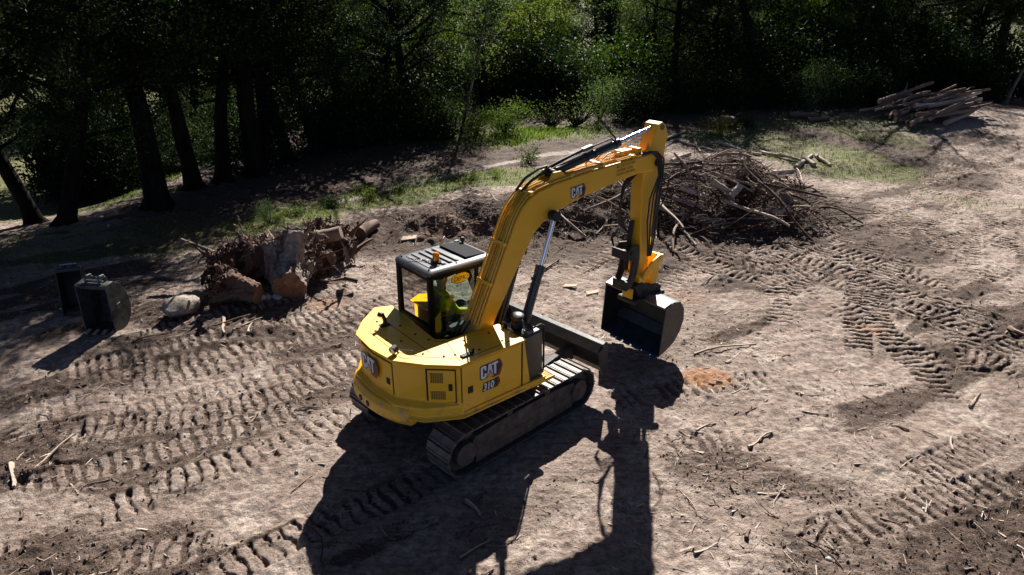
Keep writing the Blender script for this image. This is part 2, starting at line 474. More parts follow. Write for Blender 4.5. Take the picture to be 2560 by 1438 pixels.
# belt prints left by tracked machines: photo polyline, belt width, bar pitch, depth, darkness of the churned soil
PRINTS = [
    ([(-60, 1375), (120, 1325), (300, 1265), (420, 1225)], 0.50, 0.19, 0.060, 0.0),
    ([(120, 1100), (420, 1055), (600, 1015), (760, 970), (880, 925)], 0.48, 0.17, 0.050, 0.75),
    ([(200, 965), (330, 930), (520, 890), (700, 850), (900, 815)], 0.48, 0.17, 0.050, 0.75),
    ([(360, 1215), (520, 1175), (680, 1120), (800, 1070), (900, 1020)], 0.50, 0.19, 0.055, 0.1),
    ([(500, 1460), (640, 1390), (770, 1325), (880, 1260)], 0.48, 0.18, 0.055, 0.15),
    ([(230, 1420), (400, 1385), (560, 1360)], 0.48, 0.18, 0.035, 0.5),
    ([(-40, 1010), (40, 1060), (60, 1120)], 0.48, 0.17, 0.04, 0.2),
    ([(700, 830), (900, 775), (1000, 740)], 0.48, 0.17, 0.04, 0.55),
    ([(2370, 1010), (2310, 930), (2235, 862), (2190, 792), (2195, 725), (2260, 665)], 0.50, 0.16, 0.060, 0.55),
    ([(1830, 665), (1930, 668), (2040, 640), (2130, 595)], 0.48, 0.17, 0.055, 0.35),
    ([(2060, 605), (2140, 635), (2230, 668), (2330, 690)], 0.48, 0.17, 0.055, 0.45),
    ([(1960, 640), (2060, 665), (2160, 700), (2230, 740)], 0.48, 0.17, 0.055, 0.5),
    ([(2180, 700), (2290, 640), (2400, 595), (2560, 555)], 0.48, 0.17, 0.055, 0.4),
    ([(2360, 835), (2450, 785), (2540, 735), (2640, 700)], 0.48, 0.17, 0.055, 0.55),
    ([(2240, 750), (2330, 785), (2420, 830)], 0.48, 0.17, 0.045, 0.45),
    ([(2380, 880), (2480, 905), (2600, 950)], 0.50, 0.15, 0.040, 0.35),
    ([(1610, 985), (1720, 970), (1850, 955), (1960, 950)], 0.50, 0.18, 0.050, 0.25),
    ([(1880, 720), (1960, 690), (2050, 680)], 0.48, 0.17, 0.045, 0.3),
    ([(2280, 470), (2400, 500), (2600, 560)], 0.50, 0.17, 0.045, 0.2),
    ([(2300, 400), (2450, 430), (2600, 470)], 0.50, 0.17, 0.04, 0.3),
    ([(2240, 480), (2310, 450), (2420, 425), (2560, 400)], 0.50, 0.17, 0.045, 0.3),
    ([(1960, 1290), (2040, 1330), (2120, 1370)], 0.48, 0.18, 0.03, 0.35),
    ([(1500, 1010), (1560, 1000), (1640, 985)], 0.48, 0.18, 0.03, 0.3),
    ([(2120, 560), (2230, 520), (2330, 495)], 0.48, 0.17, 0.05, 0.45),
    ([(1640, 1120), (1800, 1100), (1950, 1110)], 0.48, 0.18, 0.022, 0.25),
    ([(2050, 1330), (2200, 1300), (2400, 1240), (2560, 1200)], 0.48, 0.18, 0.028, 0.2),
]
# whole drives: two belts 1.85 m apart, given on the ground (start point, heading, length, turn)
def drives():
    r_ = random.Random(61); out = []
    for (u_, v_, hd, L_, turn, dp) in ((1850, 720, 52, 5, 8, 1), (2020, 700, 128, 6, -14, 1), (2080, 840, 70, 6, 22, 1), (2250, 700, 50, 6, 10, 1), (2150, 600, 64, 6, -18, 1), (2420, 780, 122, 5, 10, 1), (2380, 600, 42, 7, 6, 1), (1780, 640, 36, 5, 12, 1), (2300, 930, 68, 5, -8, 1), (2500, 920, 105, 4, 4, 1), (2350, 840, 30, 5, 8, 1), (2480, 640, 75, 6, -6, 1), (2540, 760, 55, 5, 6, 1),
                                   (330, 890, 33, 6, 2, 0.55), (120, 1020, 30, 7, 3, 0.6), (560, 1290, 36, 3, 2, 0.6), (2300, 500, 34, 8, 4, 1), (2450, 480, 60, 7, 4, 1), (2100, 1100, 25, 3, 8, 0.4), (1500, 720, 45, 3, 10, 0.5), (20, 1140, 28, 4, 2, 0.5)):
        x0, y0 = G(u_, v_); h0 = R(hd); k = R(turn) / L_
        for s in (-0.925, 0.925):
            pts = []; h = h0; x, y = x0, y0
            n = int(L_ / 0.5)
            for i in range(n + 1):
                pts.append((x - math.sin(h) * s, y + math.cos(h) * s)); x += math.cos(h) * 0.5; y += math.sin(h) * 0.5; h += k * 0.5
            out.append((pts, 0.48, r_.uniform(0.155, 0.19), dp * r_.uniform(0.045, 0.07), r_.uniform(0.05, 0.55)))
    return out
# bands of loose dark soil: photo polyline, half width in metres, strength
BANDS = [
    ([(300, 900), (520, 875), (760, 850), (900, 830)], 0.9, 0.55),
    ([(100, 1130), (420, 1110), (650, 1040), (860, 960)], 0.7, 0.6),
    ([(150, 1180), (330, 1160), (480, 1170)], 0.45, 0.6),
    ([(1030, 560), (1180, 520), (1330, 560), (1480, 560)], 2.0, 0.75),
    ([(960, 590), (1120, 545), (1300, 520), (1480, 520)], 1.5, 0.9),
    ([(1400, 480), (1560, 560), (1720, 600), (1900, 570)], 1.9, 0.8),
    ([(1650, 430), (1800, 470), (1950, 490)], 2.2, 0.85),
    ([(850, 480), (1000, 430), (1200, 390), (1500, 345)], 2.2, 0.85),
    ([(600, 520), (800, 440), (1000, 390)], 3.0, 0.85),
    ([(1990, 300), (2120, 345), (2260, 395), (2330, 440)], 1.7, 0.85),
    ([(2080, 600), (2170, 625), (2280, 590)], 1.2, 0.8),
    ([(2150, 700), (2330, 760), (2480, 850)], 1.0, 0.45),
    ([(2300, 880), (2450, 900), (2600, 960)], 0.6, 0.6),
    ([(1750, 1160), (1930, 1190), (2060, 1230)], 0.35, 0.5),
    ([(2100, 1390), (2330, 1360), (2560, 1300)], 0.7, 0.5),
    ([(1250, 1340), (1430, 1180), (1500, 1130)], 0.35, 0.3),
    ([(480, 800), (640, 790), (800, 740)], 0.7, 0.55),
    ([(1650, 870), (1800, 820), (1950, 780)], 0.5, 0.3),
    ([(0, 1438), (250, 1420), (420, 1400)], 0.5, 0.55),
]
GRASS = [
    ([(620, 570), (800, 530), (960, 492), (1120, 458), (1300, 440)], 0.95, 1.25),
    ([(1240, 350), (1330, 335), (1440, 325)], 1.6, 1.0),
    ([(1800, 345), (1900, 355), (2040, 385), (2150, 425)], 2.2, 0.58),
    ([(1880, 310), (2000, 300), (2120, 300), (2240, 320)], 1.5, 0.5),
    ([(2130, 330), (2260, 350)], 1.2, 0.5),
    ([(2350, 500), (2560, 530)], 0.9, 0.35),
    ([(0, 640), (150, 620), (420, 590)], 2.0, 0.45),
    ([(1050, 350), (1200, 345)], 0.8, 0.7),
]
CLAY = [((1765, 945), 0.42, 1.15), ((2190, 830), 0.45, 0.7), ((1900, 845), 0.34, 0.5), ((1690, 740), 0.8, 0.45), ((800, 760), 0.55, 0.7), ((1130, 560), 1.6, 0.5), ((1330, 520), 1.2, 0.4), ((1440, 690), 0.5, 0.35), ((2290, 745), 0.4, 0.4), ((1760, 690), 0.5, 0.4)]

def seg_field(x, y, path):
    """distance to a path and arc length along it, for the points near it"""
    best = np.full(x.shape, 9e9); sl = np.zeros(x.shape); s0 = 0.0
    for (ax, ay), (bx, by) in zip(path[:-1], path[1:]):
        L_ = math.hypot(bx - ax, by - ay)
        if L_ < 1e-6: continue
        ux, uy = (bx - ax) / L_, (by - ay) / L_
        s = np.clip((x - ax) * ux + (y - ay) * uy, 0, L_)
        d = np.hypot(x - ax - s * ux, y - ay - s * uy)
        side = (x - ax) * (-uy) + (y - ay) * ux
        m_ = d < np.abs(best)
        best = np.where(m_, np.where(side < 0, -d, d), best)
        sl = np.where(m_, s0 + s, sl)
        s0 += L_
    return best, sl, s0

def make_ground():
    ys = [0.6]
    while ys[-1] < 300:
        y = ys[-1]
        ys.append(y + (0.12 if y < 4.6 else (max(0.016, (0.0030 if y < 11 or y > 23 else 0.0023) * y) if y < 38 else 0.0030 * 38 * 1.035 ** (len(ys) - k38))))
        if y < 38: k38 = len(ys)
    ys = np.array(ys); nx = 900
    t = np.linspace(-1, 1, nx)
    X = np.outer(0.86 * ys + 2.2, t); Y = np.repeat(ys[:, None], nx, 1)
    x = X.ravel(); y = Y.ravel()
    z = macro(x, y)
    near = np.clip((40 - y) / 12.0, 0, 1)
    # soil type weights
    dark = np.zeros_like(x); grass = np.zeros_like(x); clay = np.zeros_like(x); pale = np.zeros_like(x)
    warp = 0.5 * fbm(x, y, 0.8, 3, 2)
    def near_idx(path, rad):
        px = [p[0] for p in path]; py = [p[1] for p in path]
        return np.nonzero((x > min(px) - rad) & (x < max(px) + rad) & (y > min(py) - rad) & (y < max(py) + rad))[0]
    for pts, hw, st in BANDS:
        path = smooth_path([G(*p) for p in pts]); i = near_idx(path, hw * 2.2)
        d, s, L_ = seg_field(x[i], y[i], path)
        dark[i] = np.maximum(dark[i], st * ss(1.6 - (np.abs(d) + warp[i]) / hw))
    for pts, hw, st in GRASS:
        path = smooth_path([G(*p) for p in pts]); i = near_idx(path, hw * 2.2)
        d, s, L_ = seg_field(x[i], y[i], path)
        grass[i] = np.maximum(grass[i], st * ss(1.5 - (np.abs(d) + 1.3 * warp[i]) / hw))
    for p, r, st in CLAY:
        cx, cy = G(*p)
        clay = np.maximum(clay, st * np.clip(1.25 - (np.hypot(x - cx, (y - cy) * 1.5) + 0.9 * warp) / r, 0, 1))
    # forest floor and the far meadow
    grass = np.maximum(grass, 1.1 * ss((-x - 11) / 2.0) * ss((y - 18.5) / 3))
    grass = np.maximum(grass, 0.9 * ss((y - 50) / 6))
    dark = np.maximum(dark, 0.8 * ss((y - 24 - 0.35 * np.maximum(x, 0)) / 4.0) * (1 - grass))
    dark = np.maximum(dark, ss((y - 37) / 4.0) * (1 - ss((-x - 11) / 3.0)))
    # the pale wheel path
    path = smooth_path([G(*p) for p in ((860, 505), (980, 470), (1120, 440), (1300, 400), (1450, 375))])
    i = near_idx(path, 0.8); d, s, L_ = seg_field(x[i], y[i], path)
    pale[i] = ss(1.4 - np.abs(d + 0.3 * warp[i]) / 0.22); dark[i] *= 1 - 0.8 * pale[i]
    # stretched streaks of loose soil, along the direction the machine drove
    a = R(33)
    us, vs = x * math.cos(a) + y * math.sin(a), -x * math.sin(a) + y * math.cos(a)
    streak = fbm(us * 0.45, vs * 1.5, 0.9, 4, 4)
    patch = fbm(x, y, 0.35, 3, 0)
    dark = np.clip(dark + 0.72 * ss((streak + 0.55 * patch - 0.10) / 0.30) * near, 0, 1)
    rel = near * (0.05 * fbm(us * 0.6, vs * 1.6, 1.3, 3, 2) + 0.032 * fbm(x, y, 3.2, 3, 1) + 0.030 * fbm(x, y, 11, 3, 3))
    rough = 0.25 + 1.0 * dark
    rel += near * rough * (0.030 * np.maximum(0, fbm(x, y, 6.5, 3, 5)) + 0.05 * np.maximum(0, fbm(x, y, 2.6, 2, 4)) ** 1.5) + near * 0.10 * ss((dark - 0.75) / 0.2) * fbm(x, y, 3.4, 3, 2)
    calm = 1 - 0.85 * np.exp(-(((x + 0.5) / 2.3) ** 2 + ((y - 9.0) / 2.3) ** 2) ** 2)
    z = z + rel * calm
    rp = random.Random(3); zp = np.zeros_like(z); rim = np.zeros_like(z); fill = np.zeros_like(z)
    for pts, w, pitch, depth, dk in drives() + [([G(*p) for p in q_[0]],) + q_[1:] for q_ in PRINTS]:
        duty = rp.uniform(0.15, 0.25)
        if pts[0][0] < 0: depth *= 0.62; dk *= 0.6
        path = smooth_path(pts); i = near_idx(path, 0.7)
        if len(i) == 0: continue
        d, s, L_ = seg_field(x[i], y[i], path)
        keep = ss((s) / 0.35) * ss((L_ - s) / 0.35) * ss((fbm(x[i], y[i], 0.9, 3, 3) + 0.32) / 0.25)
        inside = ss((w / 2 + 0.02 - np.abs(d)) / 0.035)
        ph = (s / pitch + 0.06 * np.sin(d * 9) + 0.25 * fbm(x[i], y[i], 2.5, 2, 1) + 0.30 * fbm(x[i], y[i], 9, 2, 4)) % 1.0
        groove = ss((duty + 0.16 * fbm(x[i], y[i], 5, 2, 2) - np.abs(ph - 0.5)) / 0.09)
        crumble = 0.75 + 1.0 * vnoise(x[i] * 13, y[i] * 13, 2)
        mid = 1 - 0.35 * np.exp(-((d / 0.05) ** 2))
        k_ = keep * inside
        new = -0.006 - depth * groove * crumble * mid + 0.30 * depth * (1 - groove)
        zp[i] = zp[i] * (1 - k_) + k_ * new
        rim[i] = rim[i] * (1 - k_) + keep * (1 - inside) * 0.5 * depth * np.exp(-((np.abs(d) - w / 2 - 0.06) / 0.05) ** 2) * crumble
        fill[i] = np.maximum(fill[i], k_)
        dark[i] = np.clip(dark[i] * (1 - 0.7 * keep * inside * (1 - groove)) + keep * inside * (dk * 0.3 + 0.6 * groove * (0.2 + dk)), 0, 1)
    z = z + zp + np.minimum(rim, 0.04) - 0.35 * fill * rel
    dark *= 1 - 0.9 * clay
    n = len(ys)
    idx = np.arange(n * nx).reshape(n, nx)
    faces = np.stack([idx[:-1, :-1].ravel(), idx[:-1, 1:].ravel(), idx[1:, 1:].ravel(), idx[1:, :-1].ravel()], 1)
    m, nt, b = new_mat('bare_dirt')
    at = nt.nodes.new('ShaderNodeAttribute'); at.attribute_name = 'soil'
    sep = nt.nodes.new('ShaderNodeSeparateColor'); nt.links.new(at.outputs['Color'], sep.inputs[0])
    vec = coords(nt, 'Object')
    n1 = noise(nt, vec, 1.3, 6, 0.62); n2 = noise(nt, vec, 9, 6, 0.65); n3 = noise(nt, vec, 60, 4, 0.7)
    drive = coords(nt, 'Object'); mp = nt.nodes.new('ShaderNodeMapping'); mp.inputs['Rotation'].default_value = (0, 0, -R(33)); mp.inputs['Scale'].default_value = (0.6, 3.2, 1)
    nt.links.new(drive, mp.inputs[0]); n4 = noise(nt, mp.outputs[0], 4, 6, 0.68)
    c = ramp(nt, n1, [(0.3, (0.30, 0.220, 0.180)), (0.5, (0.44, 0.345, 0.290)), (0.68, (0.62, 0.515, 0.44))])
    c = mixc(nt, ramp(nt, n2, [(0.38, (0.75, 0.75, 0.75)), (0.60, (0, 0, 0))]), c, (0.15, 0.105, 0.083))
    c = mixc(nt, ramp(nt, n4, [(0.50, (0, 0, 0)), (0.68, (0.75, 0.75, 0.75))]), c, (0.115, 0.080, 0.064))
    n5 = noise(nt, vec, 26, 5, 0.75, 0.6); n6 = noise(nt, vec, 110, 3, 0.7)
    c = mixc(nt, ramp(nt, n5, [(0.34, (0.85, 0.85, 0.85)), (0.44, (0, 0, 0))]), c, mixc(nt, 0.72, c, (0.075, 0.052, 0.042)))
    c = mixc(nt, ramp(nt, n5, [(0.56, (0, 0, 0)), (0.70, (0.7, 0.7, 0.7))]), c, mixc(nt, 0.5, c, (0.58, 0.50, 0.44)))
    c = mixc(nt, ramp(nt, n6, [(0.33, (0.5, 0.5, 0.5)), (0.47, (0, 0, 0))]), c, (0.12, 0.088, 0.07))
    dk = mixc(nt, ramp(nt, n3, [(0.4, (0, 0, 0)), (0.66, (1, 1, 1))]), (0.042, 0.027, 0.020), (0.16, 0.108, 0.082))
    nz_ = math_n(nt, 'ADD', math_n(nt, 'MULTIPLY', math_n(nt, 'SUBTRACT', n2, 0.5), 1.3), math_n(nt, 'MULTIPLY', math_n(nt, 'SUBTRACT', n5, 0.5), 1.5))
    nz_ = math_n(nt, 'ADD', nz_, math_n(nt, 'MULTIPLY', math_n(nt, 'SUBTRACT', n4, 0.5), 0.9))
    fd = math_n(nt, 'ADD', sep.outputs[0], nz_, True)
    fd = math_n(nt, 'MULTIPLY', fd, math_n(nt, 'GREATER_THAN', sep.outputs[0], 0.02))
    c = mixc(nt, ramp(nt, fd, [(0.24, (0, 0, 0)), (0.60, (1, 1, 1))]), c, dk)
    cl = mixc(nt, n2, (0.30, 0.125, 0.050), (0.44, 0.235, 0.115))
    fc = ramp(nt, math_n(nt, 'MULTIPLY', sep.outputs[2], math_n(nt, 'ADD', n2, 0.35)), [(0.25, (0, 0, 0)), (0.85, (0.85, 0.85, 0.85))])
    c = mixc(nt, fc, c, cl)
    gr = ramp(nt, n3, [(0.3, (0.05, 0.060, 0.018)), (0.5, (0.115, 0.125, 0.038)), (0.75, (0.23, 0.215, 0.085))])
    fg = math_n(nt, 'MULTIPLY', sep.outputs[1], math_n(nt, 'ADD', n2, 0.42), True)
    c = mixc(nt, ramp(nt, fg, [(0.25, (0, 0, 0)), (0.6, (0.9, 0.9, 0.9))]), c, gr)
    c = mixc(nt, math_n(nt, 'MULTIPLY', at.outputs['Alpha'], 0.7), c, (0.36, 0.31, 0.27))
    nt.links.new(c, b.inputs['Base Color'])
    b.inputs['Roughness'].default_value = 0.92
    b.inputs['Specular IOR Level'].default_value = 0.25
    hh = math_n(nt, 'ADD', math_n(nt, 'MULTIPLY', n2, 0.9), math_n(nt, 'ADD', math_n(nt, 'MULTIPLY', n3, 0.4), math_n(nt, 'MULTIPLY', n5, 0.8)))
    bump(nt, hh, 1.0, 0.05, b)
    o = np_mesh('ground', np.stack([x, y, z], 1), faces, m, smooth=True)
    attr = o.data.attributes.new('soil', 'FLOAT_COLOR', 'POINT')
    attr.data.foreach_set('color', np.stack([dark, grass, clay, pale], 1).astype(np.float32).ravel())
    tag(o, kind='structure')
    return o, (ys, nx, z.reshape(n, nx), dark.reshape(n, nx), grass.reshape(n, nx))
GROUND, GF = make_ground()
def surf(x, y, what=2):
    """value of the finished ground sheet (height, dark weight, grass weight) at x, y"""
    ys, nx, *F = GF
    i = min(max(int(np.searchsorted(ys, y)), 1), len(ys) - 1)
    if y - ys[i - 1] < ys[i] - y: i -= 1
    j = int(round((x / (0.86 * ys[i] + 2.2) + 1) / 2 * (nx - 1)))
    return float(F[what - 2][i, min(max(j, 0), nx - 1)])
def surf_v(x, y, what=2):
    ys, nx, *F = GF
    i = np.clip(np.searchsorted(ys, y), 1, len(ys) - 1)
    i = np.where(y - ys[i - 1] < ys[i] - y, i - 1, i)
    j = np.clip(np.rint((x / (0.86 * ys[i] + 2.2) + 1) / 2 * (nx - 1)).astype(int), 0, nx - 1)
    return F[what - 2][i, j]

# ------------------------------------------------------------------ excavator (machine frame: x forward, y left, z up)
EXC = empty('excavator', (-0.5716, 8.8707, 0.0), 0.6991)
tag(EXC, 'yellow and black tracked excavator digging with its arm bent down', 'excavator')
TY = 0.0733
TROT = Matrix.Rotation(TY, 4, 'Z')

def logo(parent, origin, ux, uy, nrm, h):
    """three-letter logo with chevron and triangle on a panel; origin = lower left of the letters"""
    O = Vector(origin); ux = Vector(ux).normalized(); uy = Vector(uy).normalized(); nrm = Vector(nrm).normalized()
    def flat(polys, lift, name, mat):
        mb = MB()
        for poly in polys:
            n = len(poly)
            a = [O + ux * (p[0] * h) + uy * (p[1] * h) + nrm * lift for p in poly]
            mb.add(a, [tuple(range(n))])
        return mb.build(name, mat, parent, smooth=0)
    flat([[(1.44, 1.12), (1.72, 1.12), (2.00, 0.55), (1.72, -0.20), (1.02, -0.20), (1.0, 0.06), (1.5, 0.1), (1.7, 0.52)]], 0.003, 'logo_chevron', 'red')
    flat([[(-0.07, 0.06), (0.06, -0.07), (0.5, -0.07), (0.62, -0.02), (1.16, -0.02), (1.52, 0.02), (1.80, 0.53), (1.58, 1.07), (0.03, 1.07), (-0.07, 0.97)]], 0.005, 'logo_backing', 'decalblack')
    C = [(0.1, 0), (0.40, 0), (0.50, 0.1), (0.50, 0.38), (0.32, 0.38), (0.32, 0.17), (0.19, 0.17), (0.19, 0.83), (0.32, 0.83), (0.32, 0.62), (0.50, 0.62), (0.50, 0.9), (0.40, 1), (0.1, 1), (0, 0.9), (0, 0.1)]
    A = [(0.55, 0.12), (0.70, 1), (0.93, 1), (1.08, 0.12), (0.92, 0.25), (0.815, 0.72), (0.72, 0.25)]
    A2 = [(0.68, 0.36), (0.82, 0.52), (0.96, 0.36), (0.96, 0.46), (0.82, 0.66), (0.68, 0.46)]
    T = [(1.00, 1), (1.54, 1), (1.54, 0.82), (1.37, 0.82), (1.37, 0.06), (1.18, 0.06), (1.18, 0.82), (1.00, 0.82)]
    flat([C, A, A2, T], 0.007, 'logo_letters', 'white')
    flat([[(0.44, -0.05), (0.82, 0.44), (1.20, -0.05)]], 0.009, 'logo_triangle_edge', 'decalblack')
    flat([[(0.50, -0.02), (0.82, 0.38), (1.14, -0.02)]], 0.011, 'logo_triangle', 'gold')

def text_on(parent, txt, origin, ux, uy, nrm, size, mat, name='lettering', shear=0.0, sx=1.0, space=1.0, bold=0.0, align='LEFT', lead=1.0):
    cu = bpy.data.curves.new('t', 'FONT')
    cu.body = txt; cu.size = 1.0; cu.shear = shear; cu.space_character = space; cu.align_x = align; cu.space_line = lead
    cu.offset = bold
    cu.resolution_u = 2
    to = bpy.data.objects.new('t', cu)
    COL.objects.link(to)
    dg = bpy.context.evaluated_depsgraph_get()
    me = bpy.data.meshes.new_from_object(to.evaluated_get(dg))
    bpy.data.objects.remove(to)
    me.name = name
    O = Vector(origin); ux = Vector(ux).normalized(); uy = Vector(uy).normalized(); nrm = Vector(nrm).normalized()
    for v in me.vertices:
        v.co = O + ux * (v.co.x * size * sx) + uy * (v.co.y * size) + nrm * 0.001
    me.materials.clear(); me.materials.append(M[mat])
    o = bpy.data.objects.new(name, me); COL.objects.link(o); o.parent = parent
    return o

# --- tracks
TR_L, TR_R = 2.24, 0.325
def make_track(yc):
    tr = MB()
    # track frame between the two belt runs
    prof = [(-1.02, 0.20), (1.05, 0.20), (1.12, 0.33), (1.0, 0.50), (0.55, 0.54), (-0.5, 0.54), (-0.95, 0.50), (-1.06, 0.33)]
    tr.prism_y(prof, yc - 0.18, yc + 0.18); tr.box(-0.95, 0.98, yc - 0.19, yc - 0.17, 0.10, 0.30); tr.box(-0.95, 0.98, yc + 0.17, yc + 0.19, 0.10, 0.30)
    o = tr.xform(TROT).build('track', 'muddy', EXC, 0.02)
    for k, x in enumerate((-0.75, -0.37, 0.0, 0.37, 0.75)):
        MB().cyl((x, yc - 0.13, 0.13), (x, yc + 0.13, 0.13), 0.10, 14).xform(TROT).build('roller', 'muddy', o)
    for x in (-0.3, 0.45):
        MB().cyl((x, yc - 0.17, 0.57), (x, yc + 0.17, 0.57), 0.05, 12).xform(TROT).build('carrier_roller', 'muddy', o)
    for x, nm in ((-1.12, 'drive_sprocket'), (1.12, 'idler')):
        w = MB()
        w.cyl((x, yc - 0.10, 0.325), (x, yc + 0.10, 0.325), 0.275, 28)
        w.cyl((x, yc - 0.21, 0.325), (x, yc + 0.21, 0.325), 0.165, 20)
        w.xform(TROT).build(nm, 'muddy', o, 0.008)
    # shoes
    per = 2 * TR_L + 2 * math.pi * TR_R
    N = 42
    sh = MB()
    p = per / N
    sh.box(-p * 0.49, p * 0.46, -0.225, 0.225, -0.022, 0.0)
    sh.prism_y([(p * 0.30, 0.0), (p * 0.47, 0.0), (p * 0.45, 0.022), (p * 0.36, 0.022)], -0.222, 0.222)
    sh.prism_y([(-p * 0.34, 0.0), (-p * 0.24, 0.0), (-p * 0.26, 0.008), (-p * 0.32, 0.008)], -0.222, 0.222)
    sh.box(-p * 0.3, p * 0.3, -0.09, 0.09, -0.06, -0.022)
    proto = sh.build('track_shoe', 'shoe', o)
    for k in range(N):
        s = (k + 0.3) * p
        if s < TR_L: x, z, a = -TR_L / 2 + s, 2 * TR_R, 0
        elif s < TR_L + math.pi * TR_R:
            t = (s - TR_L) / TR_R; x, z, a = TR_L / 2 + math.sin(t) * TR_R, TR_R + math.cos(t) * TR_R, t
        elif s < 2 * TR_L + math.pi * TR_R: x, z, a = TR_L / 2 - (s - TR_L - math.pi * TR_R), 0, math.pi
        else:
            t = (s - 2 * TR_L - math.pi * TR_R) / TR_R; x, z, a = -TR_L / 2 - math.sin(t) * TR_R, TR_R - math.cos(t) * TR_R, math.pi + t
        c = proto if k == 0 else proto.copy()
        if k: COL.objects.link(c); c.parent = o
        c.matrix_local = TROT @ Matrix.Translation((x, yc, z + 0.02)) @ Matrix.Rotation(a, 4, 'Y')
    return o
make_track(-0.925)
make_track(0.925)
u = MB()
u.box(-0.72, 0.72, -0.72, 0.72, 0.30, 0.58)
u.box(-0.95, -0.55, -0.76, 0.76, 0.26, 0.50)
u.box(0.55, 0.95, -0.76, 0.76, 0.26, 0.50)
u.xform(TROT).build('undercarriage_frame', 'muddy', EXC, 0.03)
MB().cyl((0, 0, 0.58), (0, 0, 0.84), 0.52, 36).build('slew_ring', 'darksteel', EXC, 0.015)

# --- dozer blade
BX, BZ0 = 1.66, 0.40
bl = MB()
prof = [(BX - 0.02, BZ0 + 0.50), (BX + 0.07, BZ0 + 0.52), (BX + 0.02, BZ0 + 0.36), (BX + 0.01, BZ0 + 0.18), (BX + 0.10, BZ0), (BX + 0.05, BZ0 - 0.01), (BX - 0.06, BZ0 + 0.14), (BX - 0.07, BZ0 + 0.34)]
bl.prism_y(prof, -1.12, 1.12)
blade = bl.xform(TROT).build('blade', 'bucketblack', EXC, 0.006)
mb = MB()
mb.prism_y([(BX - 0.15, BZ0 + 0.40), (BX - 0.02, BZ0 + 0.512), (BX + 0.0, BZ0 + 0.50), (BX - 0.12, BZ0 + 0.385)], -1.115, 1.115)
mb.xform(TROT).build('top_plate', 'darksteel', blade, 0.003)
for s in (-1, 1):
    MB().prism_y([(BX - 0.14, BZ0 + 0.41), (BX + 0.07, BZ0 + 0.53), (BX + 0.11, BZ0 + 0.0), (BX - 0.02, BZ0 + 0.0), (BX - 0.10, BZ0 + 0.2)], s * 1.135 - 0.012, s * 1.135 + 0.012).xform(TROT).build('end_plate', 'bucketblack', blade, 0.004)
for s in (-1, 1):
    arm = MB().loft([[(0.6, s * 0.45 - 0.07, 0.30), (0.6, s * 0.45 + 0.07, 0.30), (0.6, s * 0.45 + 0.07, 0.48), (0.6, s * 0.45 - 0.07, 0.48)],
                     [(1.25, s * 0.47 - 0.06, 0.44), (1.25, s * 0.47 + 0.06, 0.44), (1.25, s * 0.47 + 0.06, 0.60), (1.25, s * 0.47 - 0.06, 0.60)],
                     [(BX - 0.05, s * 0.52 - 0.06, BZ0 + 0.05), (BX - 0.05, s * 0.52 + 0.06, BZ0 + 0.05), (BX - 0.05, s * 0.52 + 0.06, BZ0 + 0.32), (BX - 0.05, s * 0.52 - 0.06, BZ0 + 0.32)]])
    arm.xform(TROT).build('blade_arm', 'bucketblack', EXC, 0.012)
c = MB().cyl((0.65, 0.1, 0.52), (1.2, 0.1, 0.62), 0.06, 14)
bc = c.xform(TROT).build('blade_cylinder', 'black', EXC)
MB().cyl((1.15, 0.1, 0.61), (BX - 0.05, 0.1, BZ0 + 0.30), 0.032, 12).xform(TROT).build('cylinder_rod', 'chrome', bc)

# --- house: turntable deck, engine cover, side tank
MB().prism_z([(0.92, -0.55), (0.42, -0.95), (-0.9, -0.98), (-1.45, -0.5), (-1.45, 0.5), (-0.9, 0.98), (0.75, 1.0), (0.95, 0.75)], 0.80, 0.90).build('turntable_deck', 'matte', EXC, 0.01)

def inset(poly, d):
    n = len(poly); out = []
    for i in range(n):
        p0, p1, p2 = Vector(poly[i - 1]), Vector(poly[i]), Vector(poly[(i + 1) % n])
        e1 = (p1 - p0).normalized(); e2 = (p2 - p1).normalized()
        n1 = Vector((-e1.y, e1.x)); n2 = Vector((-e2.y, e2.x))
        bis = (n1 + n2); bis = bis / max(0.3, bis.dot(n1))
        out.append(tuple(p1 + bis * d))
    return out
ZT = 1.615
top = [(0.02, -1.08), (0.02, -0.56), (-0.74, -0.50), (-0.92, -0.36), (-0.80, 0.93), (-0.98, 1.02), (-1.32, 0.75), (-1.57, 0.46), (-1.62, 0.0), (-1.57, -0.46), (-1.32, -0.80), (-1.02, -1.08)]
bot = [(0.02, -1.07), (0.02, -0.56), (-0.74, -0.50), (-0.92, -0.36), (-0.80, 0.93), (-0.98, 1.04), (-1.42, 0.82), (-1.66, 0.50), (-1.72, 0.0), (-1.66, -0.50), (-1.42, -0.86), (-1.02, -1.09)]
topi = inset(top[::-1], 0.055)[::-1]
rings = [[(x, y, 0.84) for x, y in inset(bot[::-1], 0.06)[::-1]], [(x, y, 0.88) for x, y in bot], [(x, y, 1.00) for x, y in bot], [(x, y, 1.06) for x, y in top], [(x, y, ZT - 0.06) for x, y in top], [(x * 0.3 + xi * 0.7, y * 0.3 + yi * 0.7, ZT - 0.012) for (x, y), (xi, yi) in zip(top, topi)], [(x, y, ZT) for x, y in topi]]
house = MB().loft(rings).build('house_body', 'yellow', EXC, 0.028, seg=3)
# sill rail and step on the right
MB().box(-0.98, 0.44, -1.105, -1.02, 0.80, 0.90).build('sill_rail', 'yellow', EXC, 0.012)
st = MB()
st.box(0.44, 0.62, -1.10, -1.085, 0.80, 0.85); st.box(0.44, 0.62, -0.87, -0.855, 0.80, 0.85); st.box(0.605, 0.62, -1.10, -0.855, 0.80, 0.85)
for k in range(4): st.box(0.47 + 0.035 * k, 0.485 + 0.035 * k, -1.085, -0.87, 0.815, 0.84)
st.build('step', 'yellow', EXC, 0.004)
